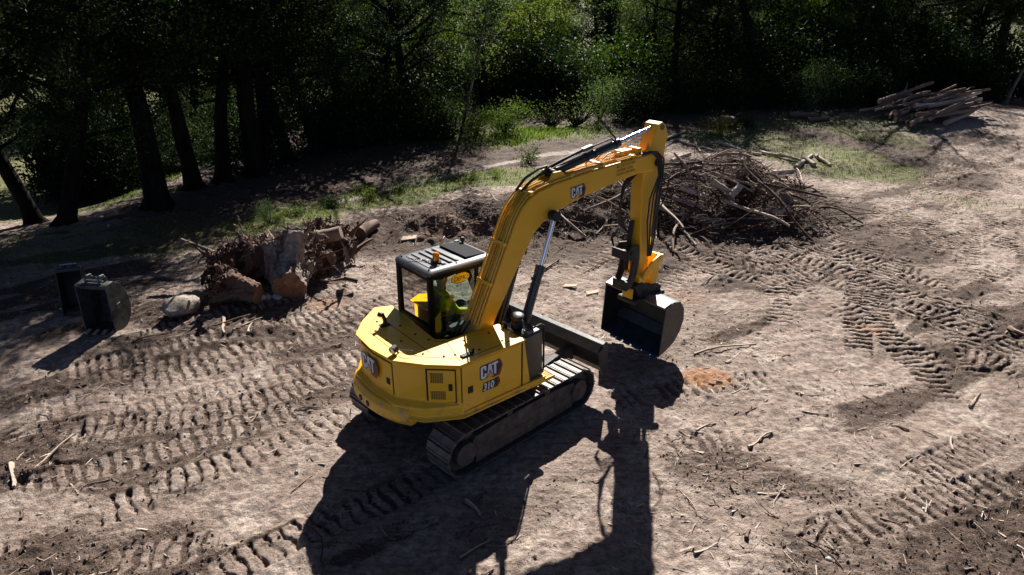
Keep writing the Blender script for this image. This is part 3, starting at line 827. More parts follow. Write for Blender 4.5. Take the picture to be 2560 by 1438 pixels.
# black tank at the front right
tk = MB().loft([[(x, y, z) for x, y in poly] for poly, z in (
    ([(0.13, -1.07), (0.43, -1.04), (0.43, -0.60), (0.03, -0.56), (0.03, -1.07)], 0.90),
    ([(0.03, -1.075), (0.41, -1.045), (0.41, -0.60), (0.03, -0.56), (0.03, -1.075)], ZT - 0.03),
    ([(0.03, -1.05), (0.39, -1.02), (0.39, -0.62), (0.03, -0.58), (0.03, -1.05)], ZT))])
tank = tk.build('fuel_tank', 'black', EXC, 0.008)
pn = MB()   # yellow front skin with the slanting edge
pn.add([(0.03, -1.082, 0.90), (0.17, -1.072, 0.90), (0.06, -1.078, ZT - 0.04), (0.03, -1.082, ZT - 0.04), (0.03, -1.05, 0.90), (0.17, -1.05, 0.90), (0.06, -1.05, ZT - 0.04), (0.03, -1.05, ZT - 0.04)],
       [(0, 1, 2, 3), (7, 6, 5, 4), (0, 4, 5, 1), (1, 5, 6, 2), (2, 6, 7, 3), (3, 7, 4, 0)])
pn.build('front_skin', 'yellow', EXC, 0.004)
rail = MB().tube([(0.06, -1.04, ZT - 0.01), (0.10, -1.04, ZT + 0.06), (0.40, -1.02, ZT + 0.075), (0.455, -1.02, ZT + 0.04), (0.462, -1.02, ZT - 0.1), (0.462, -1.03, 1.0), (0.44, -1.03, 0.93)], 0.014, 8)
rail.build('handrail', 'matte', EXC)
pc = MB()
pc.lathe([(0.085, 0.0), (0.085, 0.10), (0.07, 0.11), (0.07, 0.14), (0.095, 0.15), (0.095, 0.19), (0.05, 0.215)], (0.20, -0.76, ZT - 0.005), 20)
pc.build('air_precleaner', 'rubber', EXC)
fc = MB().lathe([(0.035, 0), (0.035, 0.05), (0.025, 0.06)], (0.06, -0.66, ZT - 0.004), 14); fc.box(0.05, 0.07, -0.70, -0.62, ZT + 0.05, ZT + 0.075)
fc.build('filler_cap', 'rubber', EXC)
for (x, y) in ((0.30, -0.68), (0.33, -0.92), (0.12, -0.98)):
    MB().lathe([(0.014, 0), (0.014, 0.012), (0.006, 0.016)], (x, y, ZT - 0.002), 10).build('bolt', 'matte', tank)
# right side door with the logos
dr = MB(); dr.box(-0.985, -0.005, -1.094, -1.07, 0.915, ZT - 0.055)
door = dr.build('side_door', 'yellow', EXC, 0.010)
gp = MB(); gp.box(-1.0, -0.99, -1.0845, -1.06, 0.90, ZT - 0.05); gp.box(0.0, 0.02, -1.088, -1.06, 0.90, ZT - 0.05)
gp.build('panel_gap', 'groove', house, smooth=0)
logo(door, (-0.70, -1.094, 1.27), (1, 0, 0), (0, 0, 1), (0, -1, 0), 0.185)
text_on(door, '310', (-0.665, -1.0985, 1.09), (1, 0, 0), (0, 0, 1), (0, -1, 0), 0.145, 'white', 'model_number', 0.12, 0.85, 0.95, 0.03)
MB().add([(-0.685, -1.0965, 1.075), (-0.45, -1.0965, 1.075), (-0.41, -1.0965, 1.13), (-0.43, -1.0965, 1.205), (-0.655, -1.0965, 1.205)], [(0, 1, 2, 3, 4)]).build('number_backing', 'decalblack', door, smooth=0)
MB().add([(-0.50, -1.0955, 1.07), (-0.42, -1.0955, 1.07), (-0.375, -1.0955, 1.13), (-0.40, -1.0955, 1.215), (-0.47, -1.0955, 1.215)], [(0, 1, 2, 3, 4)]).build('number_chevron', 'red', door, smooth=0)
lt = MB(); lt.box(-0.905, -0.825, -1.10, -1.09, 1.14, 1.24)
lt = lt.build('latch', 'matte', door, 0.004)
# rear right corner door with perforated vents
def corner_frame(f0, f1, z, out=0.0):
    """point on the rear right corner face, f from 0 (side seam) to 1 (rear)"""
    A_, B_ = Vector((-1.02, -1.08)), Vector((-1.32, -0.80)); C_ = Vector((-1.57, -0.46))
    return A_, B_, C_
def corner_pt(f, z, out):
    A_, B_, C_ = corner_frame(0, 0, 0)
    p = A_.lerp(B_, f / 0.5) if f < 0.5 else B_.lerp(C_, (f - 0.5) / 0.5)
    n = Vector((-0.72, -0.69)).normalized()
    return (p.x + n.x * out, p.y + n.y * out, z)
def corner_panel(fs, z0, z1, o0, o1):
    mb = MB()
    r0 = [corner_pt(f, z0, o1) for f in fs]; r1 = [corner_pt(f, z1, o1) for f in fs]
    r2 = [corner_pt(f, z1, o0) for f in fs]; r3 = [corner_pt(f, z0, o0) for f in fs]
    n = len(fs); vs = r0 + r1 + r2 + r3; fs_ = []
    for i in range(n - 1):
        for k in range(4):
            a = k * n + i; b_ = ((k + 1) % 4) * n + i
            fs_.append((a, a + 1, b_ + 1, b_))
    fs_ += [(0, n, 2 * n, 3 * n), (n - 1, 4 * n - 1, 3 * n - 1, 2 * n - 1)]
    return mb.add(vs, fs_)
corner_panel([0.05, 0.25, 0.5, 0.52], 1.045, 1.535, -0.02, 0.004).build('panel_gap', 'groove', house, smooth=0)
vd = corner_panel([0.07, 0.25, 0.49], 1.06, 1.52, -0.02, 0.014).build('vent_door', 'yellow', EXC, 0.008)
corner_panel([0.25, 0.45], 1.34, 1.485, 0.0, 0.0165).build('vent_grille', 'grille', vd, smooth=0)
corner_panel([0.22, 0.45], 1.10, 1.22, 0.0, 0.0165).build('vent_grille', 'grille', vd, smooth=0)
corner_panel([0.11, 0.17], 1.23, 1.33, 0.0, 0.02).build('latch', 'matte', vd, 0.003)
# rear door with the logo
def rear_panel(y0, y1, z0, z1, o0, o1, yc=0.0):
    mb = MB(); ys_ = np.linspace(y0, y1, 9)
    def px(y, o): return -1.62 + 0.05 * (abs(y) / 0.46) ** 1.0 - o
    n = len(ys_); vs = []
    for (z, o) in ((z0, o1), (z1, o1), (z1, o0), (z0, o0)):
        vs += [(px(y, o), y, z) for y in ys_]
    fs_ = []
    for i in range(n - 1):
        for k in range(4):
            a = k * n + i; b_ = ((k + 1) % 4) * n + i
            fs_.append((a, a + 1, b_ + 1, b_))
    fs_ += [(0, n, 2 * n, 3 * n), (n - 1, 4 * n - 1, 3 * n - 1, 2 * n - 1)]
    return mb.add(vs, fs_)
rear_panel(-0.405, 0.385, 1.035, 1.535, -0.02, 0.004).build('panel_gap', 'groove', house, smooth=0)
rd = rear_panel(-0.39, 0.37, 1.05, 1.52, -0.02, 0.014).build('rear_door', 'yellow', EXC, 0.008)
logo(rd, (-1.640, 0.26, 1.24), (-0.04, -1, 0), (0, 0, 1), (-1, 0, 0), 0.215)
rear_panel(-0.35, -0.28, 1.20, 1.29, 0.0, 0.022).build('latch', 'matte', rd, 0.003)
# counterweight lip wrapping the rear
cw = MB(); rings = []
for k in range(15):
    a = -1 + 2 * k / 14.0
    y = 0.70 * a; xo = -1.80 + 0.20 * abs(a) ** 2.4; xi = xo + 0.16 + 0.02 * (1 - abs(a))
    z0, z1 = 0.73, 1.00 - 0.05 * abs(a) ** 4
    rings.append([(xi, y, z0), (xo + 0.07, y, z0 - 0.01), (xo, y, z0 + 0.07), (xo + 0.005, y, z1 - 0.07), (xo + 0.06, y, z1), (xi, y, z1)])
cwo = cw.loft(rings).build('counterweight', 'yellow', EXC, 0.012)
for y in (-0.06, 0.13):
    MB().cyl((-1.76, y, 0.86), (-1.803, y, 0.86), 0.042, 16).build('tie_down_hole', 'groove', cwo)
    MB().cyl((-1.78, y, 0.86), (-1.806, y, 0.86), 0.018, 12).build('plug', 'steel', cwo)
# hood panels on top: thin gaps, bolts, grab points
hd = MB()
def strip(mb, a, b_, w=0.007, z=ZT + 0.0015):
    mb.bar((a[0], a[1], z), (b_[0], b_[1], z), w, 0.003)
for a, b_ in (((-0.97, -1.02), (-0.80, -0.50)), ((-0.80, -0.50), (-0.93, -0.36)), ((-1.25, -0.66), (-0.95, -0.95)), ((-1.46, -0.30), (-1.25, -0.66)), ((-1.46, -0.30), (-1.44, 0.40)), ((-1.44, 0.40), (-1.22, 0.70)), ((-1.13, -0.62), (-1.10, 0.78)), ((-1.22, 0.70), (-0.95, 0.88)), ((-0.97, -1.02), (-0.05, -1.02))):
    strip(hd, a, b_)
hd.build('hood_gap', 'groove', house, smooth=0)
for (x, y) in ((-1.40, -0.28), (-1.38, 0.05), (-1.36, 0.38), (-1.2, 0.62), (-1.0, 0.80), (-1.02, 0.30), (-1.0, -0.05), (-1.22, -0.58), (-1.05, -0.80), (-0.92, -0.86), (-0.95, -0.30), (-0.60, -0.62), (-0.60, -0.95), (-0.22, -0.66), (-0.22, -0.95), (-1.25, -0.10)):
    MB().lathe([(0.016, 0), (0.016, 0.010), (0.007, 0.014)], (x, y, ZT - 0.001), 10).build('bolt', 'matte', house)
ex = MB(); ex.tube([(-1.17, 0.45, ZT - 0.02), (-1.17, 0.45, ZT + 0.10), (-1.19, 0.455, ZT + 0.15), (-1.25, 0.47, ZT + 0.19)], [0.028, 0.028, 0.03, 0.032], 12); ex.box(-1.24, -1.10, 0.40, 0.52, ZT, ZT + 0.006)
ex.build('exhaust_stack', 'matte', EXC)
wl = MB(); wl.cyl((-1.47, -0.33, ZT + 0.075), (-1.54, -0.36, ZT + 0.065), 0.05, 16); wl.tube([(-1.46, -0.34, ZT + 0.04), (-1.45, -0.36, ZT)], 0.012, 8)
wl.tube([(-1.44, -0.38, ZT + 0.05), (-1.40, -0.46, ZT + 0.07), (-1.33, -0.52, ZT + 0.06), (-1.30, -0.55, ZT + 0.01)], 0.005, 6)
wlo = wl.build('work_light', 'matte', EXC)
MB().cyl((-1.5405, -0.3603, ZT + 0.065), (-1.544, -0.361, ZT + 0.0645), 0.042, 16).build('light_lens', 'white', wlo)
lb = MB(); lb.box(-0.90, -0.74, -1.0, -0.93, ZT, ZT + 0.022); lb.box(-0.73, -0.70, -0.98, -0.95, ZT, ZT + 0.06)
lb.build('hood_latch', 'matte', EXC, 0.005)

# --- cab
CX0, CX1, CY0, CY1, ZR = -0.60, 0.45, 0.15, 0.96, 2.27
cabf = MB()
P = {'rr': [(CX0, CY0, 0.92), (CX0, CY0, 1.5), (CX0 + 0.01, CY0 + 0.005, ZR)], 'rl': [(CX0, CY1, 0.92), (CX0, CY1, 1.5), (CX0 + 0.01, CY1 - 0.005, ZR)],
     'fr': [(0.86, CY0, 0.92), (0.84, CY0, 1.25), (CX1, CY0 + 0.005, ZR)], 'fl': [(0.86, CY1, 0.92), (0.84, CY1, 1.25), (CX1, CY1 - 0.005, ZR)]}
for k_, pts in P.items():
    for a, b_ in zip(pts[:-1], pts[1:]): cabf.bar(a, b_, 0.08, 0.08, (0, 1, 0))
cabf.bar((0.20, CY0, 1.25), (0.20, CY0, ZR), 0.055, 0.06, (0, 1, 0)); cabf.bar((0.16, CY1, 0.95), (0.18, CY1, ZR), 0.055, 0.06, (0, 1, 0))
for y in (CY0, CY1):
    cabf.bar((CX0, y, 1.27), (0.84, y, 1.27), 0.05, 0.06); cabf.bar((CX0, y, ZR - 0.02), (CX1, y, ZR - 0.02), 0.06, 0.07)
cabf.bar((CX0, CY0, ZR - 0.02), (CX0, CY1, ZR - 0.02), 0.06, 0.08); cabf.bar((CX1, CY0, ZR - 0.02), (CX1, CY1, ZR - 0.02), 0.06, 0.07)
cabf.bar((CX0, CY0, 1.50), (CX0, CY1, 1.50), 0.05, 0.06); cabf.bar((0.84, CY0, 1.25), (0.84, CY1, 1.25), 0.05, 0.06)
cab = cabf.build('cab_frame', 'cabblack', EXC, 0.018)
lp = MB(); lp.box(CX0 - 0.02, CX0 + 0.02, CY0 + 0.04, CY1 - 0.04, 0.92, 1.48); lp.box(CX0 + 0.03, 0.82, CY0 - 0.015, CY0 + 0.02, 0.92, 1.25); lp.box(CX0 + 0.03, 0.82, CY1 - 0.02, CY1 + 0.02, 0.92, 1.25); lp.box(0.83, 0.87, CY0 + 0.04, CY1 - 0.04, 0.92, 1.23); lp.box(CX0 + 0.02, 0.83, CY0 + 0.02, CY1 - 0.02, 0.93, 0.97)
lp.build('cab_lower_panel', 'matte', EXC, 0.008)
def pane(pts):
    return MB().add(pts, [tuple(range(len(pts)))]).build('window', 'glass', EXC, smooth=0)
pane([(CX0, CY0 + 0.035, 1.53), (CX0, CY1 - 0.035, 1.53), (CX0, CY1 - 0.035, ZR - 0.05), (CX0, CY0 + 0.035, ZR - 0.05)])
wr = pane([(CX0 + 0.04, CY0, 1.30), (0.17, CY0, 1.30), (0.17, CY0, ZR - 0.05), (CX0 + 0.04, CY0, ZR - 0.05)])
pane([(0.23, CY0, 1.30), (0.78, CY0, 1.30), (0.46, CY0, ZR - 0.05), (0.23, CY0, ZR - 0.05)])
pane([(CX0 + 0.04, CY1, 1.30), (0.14, CY1, 1.30), (0.14, CY1, ZR - 0.05), (CX0 + 0.04, CY1, ZR - 0.05)])
pane([(0.21, CY1, 1.30), (0.78, CY1, 1.30), (0.46, CY1, ZR - 0.05), (0.21, CY1, ZR - 0.05)])
pane([(0.83, CY0 + 0.04, 1.29), (0.83, CY1 - 0.04, 1.29), (CX1 + 0.01, CY1 - 0.04, ZR - 0.05), (CX1 + 0.01, CY0 + 0.04, ZR - 0.05)])
# sticker on the side window
el = MB(); n = 28
cxs, czs = -0.085, 2.135
el.add([(cxs + 0.155 * math.cos(2 * math.pi * i / n), CY0 - 0.0035, czs + 0.07 * math.sin(2 * math.pi * i / n)) for i in range(n)], [tuple(range(n))])
so = el.build('sticker', 'sticker', wr, smooth=0)
er = MB(); ra = [(cxs + 0.165 * math.cos(2 * math.pi * i / n), CY0 - 0.002, czs + 0.08 * math.sin(2 * math.pi * i / n)) for i in range(n)]
er.add(ra, [tuple(range(n))]).build('sticker_edge', 'decalblack', wr, smooth=0)
text_on(wr, 'DEMO', (cxs, CY0 - 0.005, czs - 0.036), (1, 0, 0), (0, 0, 1), (0, -1, 0), 0.098, 'decalblack', 'sticker_lettering', 0.35, 0.92, 0.92, 0.0, 'CENTER')
# roof
rf = MB()
def rrect(x0, x1, y0, y1, r, z, n=5):
    out = []
    for cx_, cy_, a0 in ((x1 - r, y1 - r, 0), (x0 + r, y1 - r, 90), (x0 + r, y0 + r, 180), (x1 - r, y0 + r, 270)):
        for i in range(n):
            a = R(a0 + 90 * i / (n - 1)); out.append((cx_ + r * math.cos(a), cy_ + r * math.sin(a), z))
    return out
def arch(ring, k=0.03):
    return [(x, y, z + k * (1 - ((x + 0.07) / 0.6) ** 2)) for x, y, z in ring]
X0, X1, Y0, Y1 = CX0 - 0.06, CX1 + 0.06, CY0 - 0.04, CY1 + 0.04
rings = [rrect(X0 + 0.02, X1 - 0.02, Y0 + 0.02, Y1 - 0.02, 0.07, ZR), arch(rrect(X0, X1, Y0, Y1, 0.08, ZR + 0.02), 0.02), arch(rrect(X0, X1, Y0, Y1, 0.08, ZR + 0.05)), arch(rrect(X0 + 0.03, X1 - 0.03, Y0 + 0.03, Y1 - 0.03, 0.07, ZR + 0.075)), arch(rrect(X0 + 0.08, X1 - 0.08, Y0 + 0.08, Y1 - 0.08, 0.05, ZR + 0.080))]
roof = rf.loft(rings).build('cab_roof', 'roofblack', EXC, smooth=40)
def rz(x): return ZR + 0.080 + 0.03 * (1 - ((x + 0.07) / 0.6) ** 2)
for (xa, ya, yb_) in ((-0.50, 0.26, 0.85), (-0.40, 0.24, 0.87), (-0.28, 0.24, 0.87), (-0.17, 0.24, 0.87), (-0.06, 0.24, 0.87)):
    MB().prism_y([(xa - 0.035, rz(xa - 0.035) - 0.004), (xa - 0.028, rz(xa) + 0.0025), (xa + 0.028, rz(xa) + 0.0025), (xa + 0.035, rz(xa + 0.035) - 0.004)], ya, yb_).build('roof_rib', 'roofblack', roof, 0.002)
sr = MB(); sr.add([(0.07, 0.22, rz(0.07) + 0.012), (0.42, 0.22, rz(0.42) + 0.014), (0.42, 0.88, rz(0.42) + 0.014), (0.07, 0.88, rz(0.07) + 0.012), (0.07, 0.22, rz(0.07) - 0.01), (0.42, 0.22, rz(0.42) - 0.01), (0.42, 0.88, rz(0.42) - 0.01), (0.07, 0.88, rz(0.07) - 0.01)], [(0, 1, 2, 3), (0, 4, 5, 1), (1, 5, 6, 2), (2, 6, 7, 3), (3, 7, 4, 0)])
sr.build('sunroof', 'perf', roof, 0.004)
bz = rz(-0.34)
MB().lathe([(0.075, 0), (0.075, 0.012), (0.06, 0.022), (0.05, 0.03)], (-0.34, 0.36, bz + 0.002), 18).build('beacon_base', 'rubber', roof)
MB().lathe([(0.047, 0.0), (0.049, 0.05), (0.047, 0.055), (0.049, 0.06), (0.046, 0.10), (0.03, 0.112)], (-0.34, 0.36, bz + 0.03), 18).build('beacon_lens', 'amber', roof)
cw_ = MB(); pts = []
for i in range(40):
    t = i / 39; pts.append((-0.36 - 0.22 * t + 0.012 * math.cos(i * 1.9), 0.38 + 0.32 * t + 0.012 * math.sin(i * 1.9), bz + 0.012 + 0.006 * math.sin(i * 1.9)))
cw_.tube(pts, 0.005, 5).build('beacon_cable', 'rubber', roof)
cm = MB(); cm.lathe([(0.02, 0), (0.02, 0.05), (0.036, 0.055), (0.036, 0.10), (0.02, 0.115)], (0.44, 0.80, rz(0.44) - 0.02), 14); cm.box(0.36, 0.43, 0.86, 0.92, rz(0.4) - 0.01, rz(0.4) + 0.025)
cm.build('antenna', 'rubber', roof)
for (x, y) in ((-0.57, 0.90), (-0.57, 0.20), (-0.1, 0.20), (-0.2, 0.92)):
    MB().lathe([(0.014, 0), (0.014, 0.016), (0.005, 0.02)], (x, y, rz(x) - 0.002), 10).build('roof_bolt', 'matte', roof)
# seat and controls
se = MB(); se.box(-0.30, 0.18, 0.33, 0.79, 1.20, 1.34)
seat = se.build('seat', 'seat', EXC, 0.04)
MB().loft([[(-0.40, 0.35, 1.30), (-0.28, 0.35, 1.30), (-0.28, 0.77, 1.30), (-0.40, 0.77, 1.30)], [(-0.46, 0.37, 1.72), (-0.36, 0.37, 1.72), (-0.36, 0.75, 1.72), (-0.46, 0.75, 1.72)], [(-0.48, 0.44, 1.88), (-0.41, 0.44, 1.88), (-0.41, 0.68, 1.88), (-0.48, 0.68, 1.88)]]).build('backrest', 'seat', seat, 0.03)
for y in (0.24, 0.88):
    co = MB(); co.box(-0.25, 0.30, y - 0.07, y + 0.07, 0.97, 1.38); co.tube([(0.22, y, 1.37), (0.23, y, 1.45), (0.22, y, 1.53)], [0.016, 0.016, 0.026], 10)
    co.build('control_console', 'matte', EXC, 0.02)
MB().box(0.10, 0.13, 0.21, 0.30, 1.385, 1.42).build('control_label', 'sticker', EXC)
mon = MB(); mon.bar((0.60, 0.22, 1.25), (0.60, 0.24, 1.62), 0.02, 0.02, (0, 1, 0)); mon.box(0.585, 0.615, 0.17, 0.35, 1.56, 1.70)
mon.build('monitor', 'matte', EXC, 0.006)

# --- boom
YB = -0.335; BW = 0.165
outer = [(-0.56, 1.00), (-0.40, 1.35), (-0.25, 1.66), (0.10, 2.40), (0.40, 3.02), (0.50, 3.17), (0.62, 3.28), (0.80, 3.36), (1.10, 3.42), (1.87, 3.485), (2.6, 3.52), (3.08, 3.55), (3.28, 3.54), (3.40, 3.46)]
inner = [(3.40, 3.33), (3.24, 3.27), (2.90, 3.29), (2.36, 3.23), (1.70, 3.14), (1.19, 3.03), (1.05, 2.99), (0.92, 2.93), (0.74, 2.79), (0.39, 2.28), (-0.01, 1.62), (-0.22, 1.25), (-0.34, 1.0)]
boom = MB().prism_y(outer + inner, YB - BW, YB + BW).build('boom', 'yellow', EXC, 0.014)
logo(boom, (1.43, YB - BW - 0.0005, 3.155), (1, 0.0, 0.085), (-0.085, 0, 1), (0, -1, 0), 0.148)
text_on(boom, 'MILL QUICK HITCH ONLY\nSTATIONARY 1730 KG\nPICK AND CARRY 990 KG', (2.36, YB - BW - 0.001, 3.445), (1, 0, 0.05), (-0.05, 0, 1), (0, -1, 0), 0.060, 'textdark', 'stencil', 0, 0.60, 1.0, 0.012)
MB().cyl((1.03, YB - BW - 0.06, 3.00), (1.03, YB + BW + 0.06, 3.00), 0.055, 18).build('boom_pin', 'matte', boom)
MB().cyl((-0.42, YB - BW - 0.05, 1.05), (-0.42, YB + BW + 0.05, 1.05), 0.07, 18).build('boom_foot_pin', 'matte', boom)
fb = MB()
for y in (YB - BW - 0.045, YB + BW + 0.005):
    fb.prism_y([(-0.75, 0.86), (0.35, 0.86), (0.2, 1.1), (-0.30, 1.22), (-0.52, 1.20)], y, y + 0.04)
fb.build('boom_bracket', 'matte', EXC, 0.008)
# pipes along the top of the boom
def off_path(path, d):
    out = []
    for i, p in enumerate(path):
        a = Vector(path[max(i - 1, 0)]); b_ = Vector(path[min(i + 1, len(path) - 1)])
        t = (b_ - a).normalized(); out.append((p[0] - t.y * d, p[1] + t.x * d))
    return out
base_path = outer[2:12]
rr = random.Random(5)
ends = (0, 0, 0, 1, 1, 2, 0, 0)
for i, y in enumerate(np.linspace(YB - BW + 0.03, YB + BW - 0.03, 8)):
    op = off_path(base_path, 0.030 + 0.014 * (i % 3 == 1))
    op = op[:len(op) - ends[i]]
    pts = [(x, y + 0.006 * rr.uniform(-1, 1), z) for x, z in op]
    x, z = op[-1]
    pts += [(x + 0.06, y, z + 0.02), (x + 0.10, y + 0.01, z + 0.05 * (i % 3))]
    MB().tube(pts, 0.0125, 8).build('hydraulic_pipe', 'pipe', boom)
for (x, z, t) in ((0.0, 2.20, 0), (0.25, 2.72, 0), (0.70, 3.32, 1), (1.45, 3.45, 1), (2.1, 3.50, 1), (2.75, 3.53, 1)):
    k_ = MB(); d = Vector((0.43, 0, 0.9)) if t == 0 else Vector((1, 0, 0.06)); n_ = Vector((-d.z, 0, d.x)).normalized(); c_ = Vector((x, 0, z)) + n_ * 0.03
    k_.bar(c_ + Vector((0, YB - BW + 0.015, 0)), c_ + Vector((0, YB + BW - 0.015, 0)), 0.05, 0.055, tuple(n_))
    k_.build('pipe_clamp', 'yellow', boom, 0.006)
vb = MB()
vb.box(2.62, 2.86, YB - 0.02, YB + 0.13, 3.55, 3.64); vb.cyl((2.55, YB + 0.02, 3.60), (2.95, YB + 0.02, 3.62), 0.025, 10); vb.box(2.9, 2.98, YB - 0.1, YB + 0.1, 3.56, 3.66)
vb.tube([(2.25, YB + 0.05, 3.54), (2.4, YB + 0.06, 3.62), (2.6, YB + 0.07, 3.63)], 0.013, 8); vb.tube([(2.2, YB + 0.12, 3.54), (2.45, YB + 0.13, 3.68), (2.75, YB + 0.12, 3.72), (2.85, YB + 0.1, 3.66)], 0.013, 8)
vb.build('valve_block', 'yellow', boom, 0.005)
# black hoses from the boom to the stick
rr = random.Random(3)
for i in range(4):
    y = YB - 0.19 - 0.025 * i
    y2 = YB - 0.20 - 0.012 * i
    MB().tube([(2.88 + 0.02 * i, YB - 0.08 - 0.03 * i, 3.57), (3.10 + 0.02 * i, y, 3.60), (3.25 + 0.02 * i, y - 0.02, 3.48), (3.29 + 0.02 * i, y2 - 0.03, 3.20), (3.12 + 0.07 * i, y2 - 0.03, 2.85 + 0.04 * i), (3.14 + 0.06 * i, y2, 2.45), (3.20 + 0.03 * i, y2, 2.05), (3.24 + 0.01 * i, y2 + 0.02, 1.85)], 0.014, 8).build('hose', 'rubber', boom)
for i in range(4):
    MB().tube([(3.0, YB + 0.10 - 0.04 * i, 3.24), (2.86 - 0.03 * i, YB + 0.12 - 0.04 * i, 3.05), (2.80 - 0.04 * i, YB + 0.10 - 0.03 * i, 2.75), (2.86 - 0.03 * i, YB + 0.1, 2.45), (3.0, YB + 0.08, 2.25), (3.1, YB + 0.08, 2.15)], 0.014, 8).build('hose', 'rubber', boom)
for i in range(3):
    MB().tube([(-0.38 + 0.05 * i, YB + 0.1 - 0.05 * i, 1.70), (-0.52 + 0.03 * i, YB + 0.12 - 0.05 * i, 1.50), (-0.62, YB + 0.1, 1.25), (-0.6, YB + 0.1, 1.0)], 0.018, 8).build('hose', 'rubber', boom)
# boom cylinders either side
for s in (-1, 1):
    y = YB + s * (BW + 0.085)
    A_ = Vector((0.32, y, 1.02)); B_ = Vector((1.03, y, 3.00)); d = (B_ - A_)
    bc = MB(); bc.cyl(A_, A_ + d * 0.62, 0.062, 18); bc.cyl(A_ + d * 0.60, A_ + d * 0.66, 0.072, 18); bc.cyl(A_ - Vector((0, 0.06, 0)), A_ + Vector((0, 0.06, 0)), 0.075, 16)
    bc.tube([A_ + Vector((-0.07, 0, 0.15)), A_ + d * 0.3 + Vector((-0.085, 0, 0.02)), A_ + d * 0.60 + Vector((-0.085, 0, 0))], 0.012, 8)
    bco = bc.build('boom_cylinder', 'black', EXC)
    rd_ = MB(); rd_.cyl(A_ + d * 0.63, A_ + d * 0.985, 0.036, 16)
    rd_.build('cylinder_rod', 'chrome', bco)
    MB().cyl(B_ - Vector((0, 0.05, 0)), B_ + Vector((0, 0.05, 0)), 0.075, 18).build('rod_eye', 'matte', bco)
# stick cylinder on top
A_ = Vector((1.18, YB, 3.53)); B_ = Vector((3.40, YB, 3.93)); d = B_ - A_
sc_ = MB(); sc_.cyl(A_ + d * 0.04, A_ + d * 0.60, 0.062, 20); sc_.cyl(A_ + d * 0.575, A_ + d * 0.615, 0.072, 20); sc_.cyl(A_ + Vector((0, -0.07, 0)), A_ + Vector((0, 0.07, 0)), 0.06, 16)
sc_.cyl(A_ + d * 0.30, A_ + d * 0.315, 0.070, 20); sc_.cyl(A_ + d * 0.37, A_ + d * 0.385, 0.070, 20)
sco = sc_.build('stick_cylinder', 'black', EXC)
MB().cyl(A_ + d * 0.60, A_ + d * 0.98, 0.038, 18).build('cylinder_rod', 'chrome', sco)
MB().tube([A_ + d * 0.02 + Vector((0, 0.05, 0.06)), A_ + d * 0.16 + Vector((0, 0.05, 0.085)), A_ + d * 0.34 + Vector((0, 0.04, 0.10)), A_ + d * 0.56 + Vector((0, 0.03, 0.10)), A_ + d * 0.575 + Vector((0, 0.02, 0.06))], 0.014, 8).build('oil_line', 'black', sco)
MB().tube([A_ + d * -0.10 + Vector((0, 0.04, 0.02)), A_ + d * 0.0 + Vector((0, 0.05, 0.08)), A_ + d * 0.09 + Vector((0, 0.05, 0.10)), A_ + d * 0.30 + Vector((0, 0.05, 0.115))], 0.017, 8).build('hose', 'rubber', sco)
MB().tube([(0.62, YB + 0.10, 3.36), (0.78, YB + 0.10, 3.50), (1.0, YB + 0.08, 3.60), (1.16, YB + 0.07, 3.62)], 0.02, 8).build('hose', 'rubber', sco)
MB().tube([(0.66, YB + 0.03, 3.36), (0.82, YB + 0.02, 3.47), (1.02, YB + 0.02, 3.55), (1.15, YB + 0.03, 3.56)], 0.02, 8).build('hose', 'rubber', sco)
vv = MB(); c_ = A_ + d * 0.315; vv.bar(c_ + Vector((-0.06, 0.04, 0.10)), c_ + Vector((0.14, 0.04, 0.135)), 0.07, 0.05)
vv.build('valve', 'steel', sco, 0.006)
MB().bar(A_ + d * 0.60 + Vector((0, 0, 0.06)), A_ + d * 0.575 + Vector((-0.12, 0.10, 0.28)), 0.02, 0.02).build('bracket', 'darksteel', sco)
lg = MB()
for y in (YB - 0.12, YB + 0.09): lg.prism_y([(0.95, 3.36), (1.45, 3.42), (1.26, 3.57), (1.12, 3.57)], y, y + 0.03)
lg.build('cylinder_lug', 'yellow', boom, 0.006)

# --- stick
sback = [(3.30, 3.98), (3.22, 3.75), (3.12, 3.50), (3.06, 3.25), (3.05, 2.9), (3.08, 2.4), (3.13, 1.8), (3.18, 1.12)]
sfront = [(3.33, 1.08), (3.35, 1.5), (3.355, 2.0), (3.38, 2.6), (3.44, 3.12), (3.53, 3.45), (3.56, 3.80), (3.49, 3.95), (3.40, 4.01)]
SW = 0.115
stick = MB().prism_y(sback + sfront, YB - SW, YB + SW).build('stick', 'yellow', EXC, 0.012)
MB().cyl((3.30, YB - BW - 0.05, 3.40), (3.30, YB + BW + 0.05, 3.40), 0.06, 18).build('stick_pin', 'darksteel', stick)
MB().cyl((3.40, YB - SW - 0.03, 3.93), (3.40, YB + SW + 0.03, 3.93), 0.045, 16).build('cylinder_pin', 'steel', stick)
for s in (-1, 1):
    MB().prism_y([(3.22, 3.72), (3.55, 3.70), (3.56, 3.80), (3.49, 3.95), (3.40, 4.01), (3.30, 3.98)], YB + s * (SW + 0.008) - 0.008, YB + s * (SW + 0.008) + 0.008).build('cheek_plate', 'yellow', stick, 0.004)
    MB().prism_y([(3.42, 3.05), (3.60, 3.20), (3.60, 3.30), (3.50, 3.40)], YB + s * 0.07 - 0.02, YB + s * 0.07 + 0.02).build('lug', 'yellow', stick, 0.006)
A_ = Vector((3.54, YB, 3.23)); B_ = Vector((3.55, YB, 1.745)); d = B_ - A_
bcy = MB(); bcy.cyl(A_ + d * 0.02, A_ + d * 0.74, 0.055, 18); bcy.cyl(A_ + d * 0.72, A_ + d * 0.77, 0.064, 18); bcy.cyl(A_ - Vector((0, .055, 0)), A_ + Vector((0, .055, 0)), 0.06, 14)
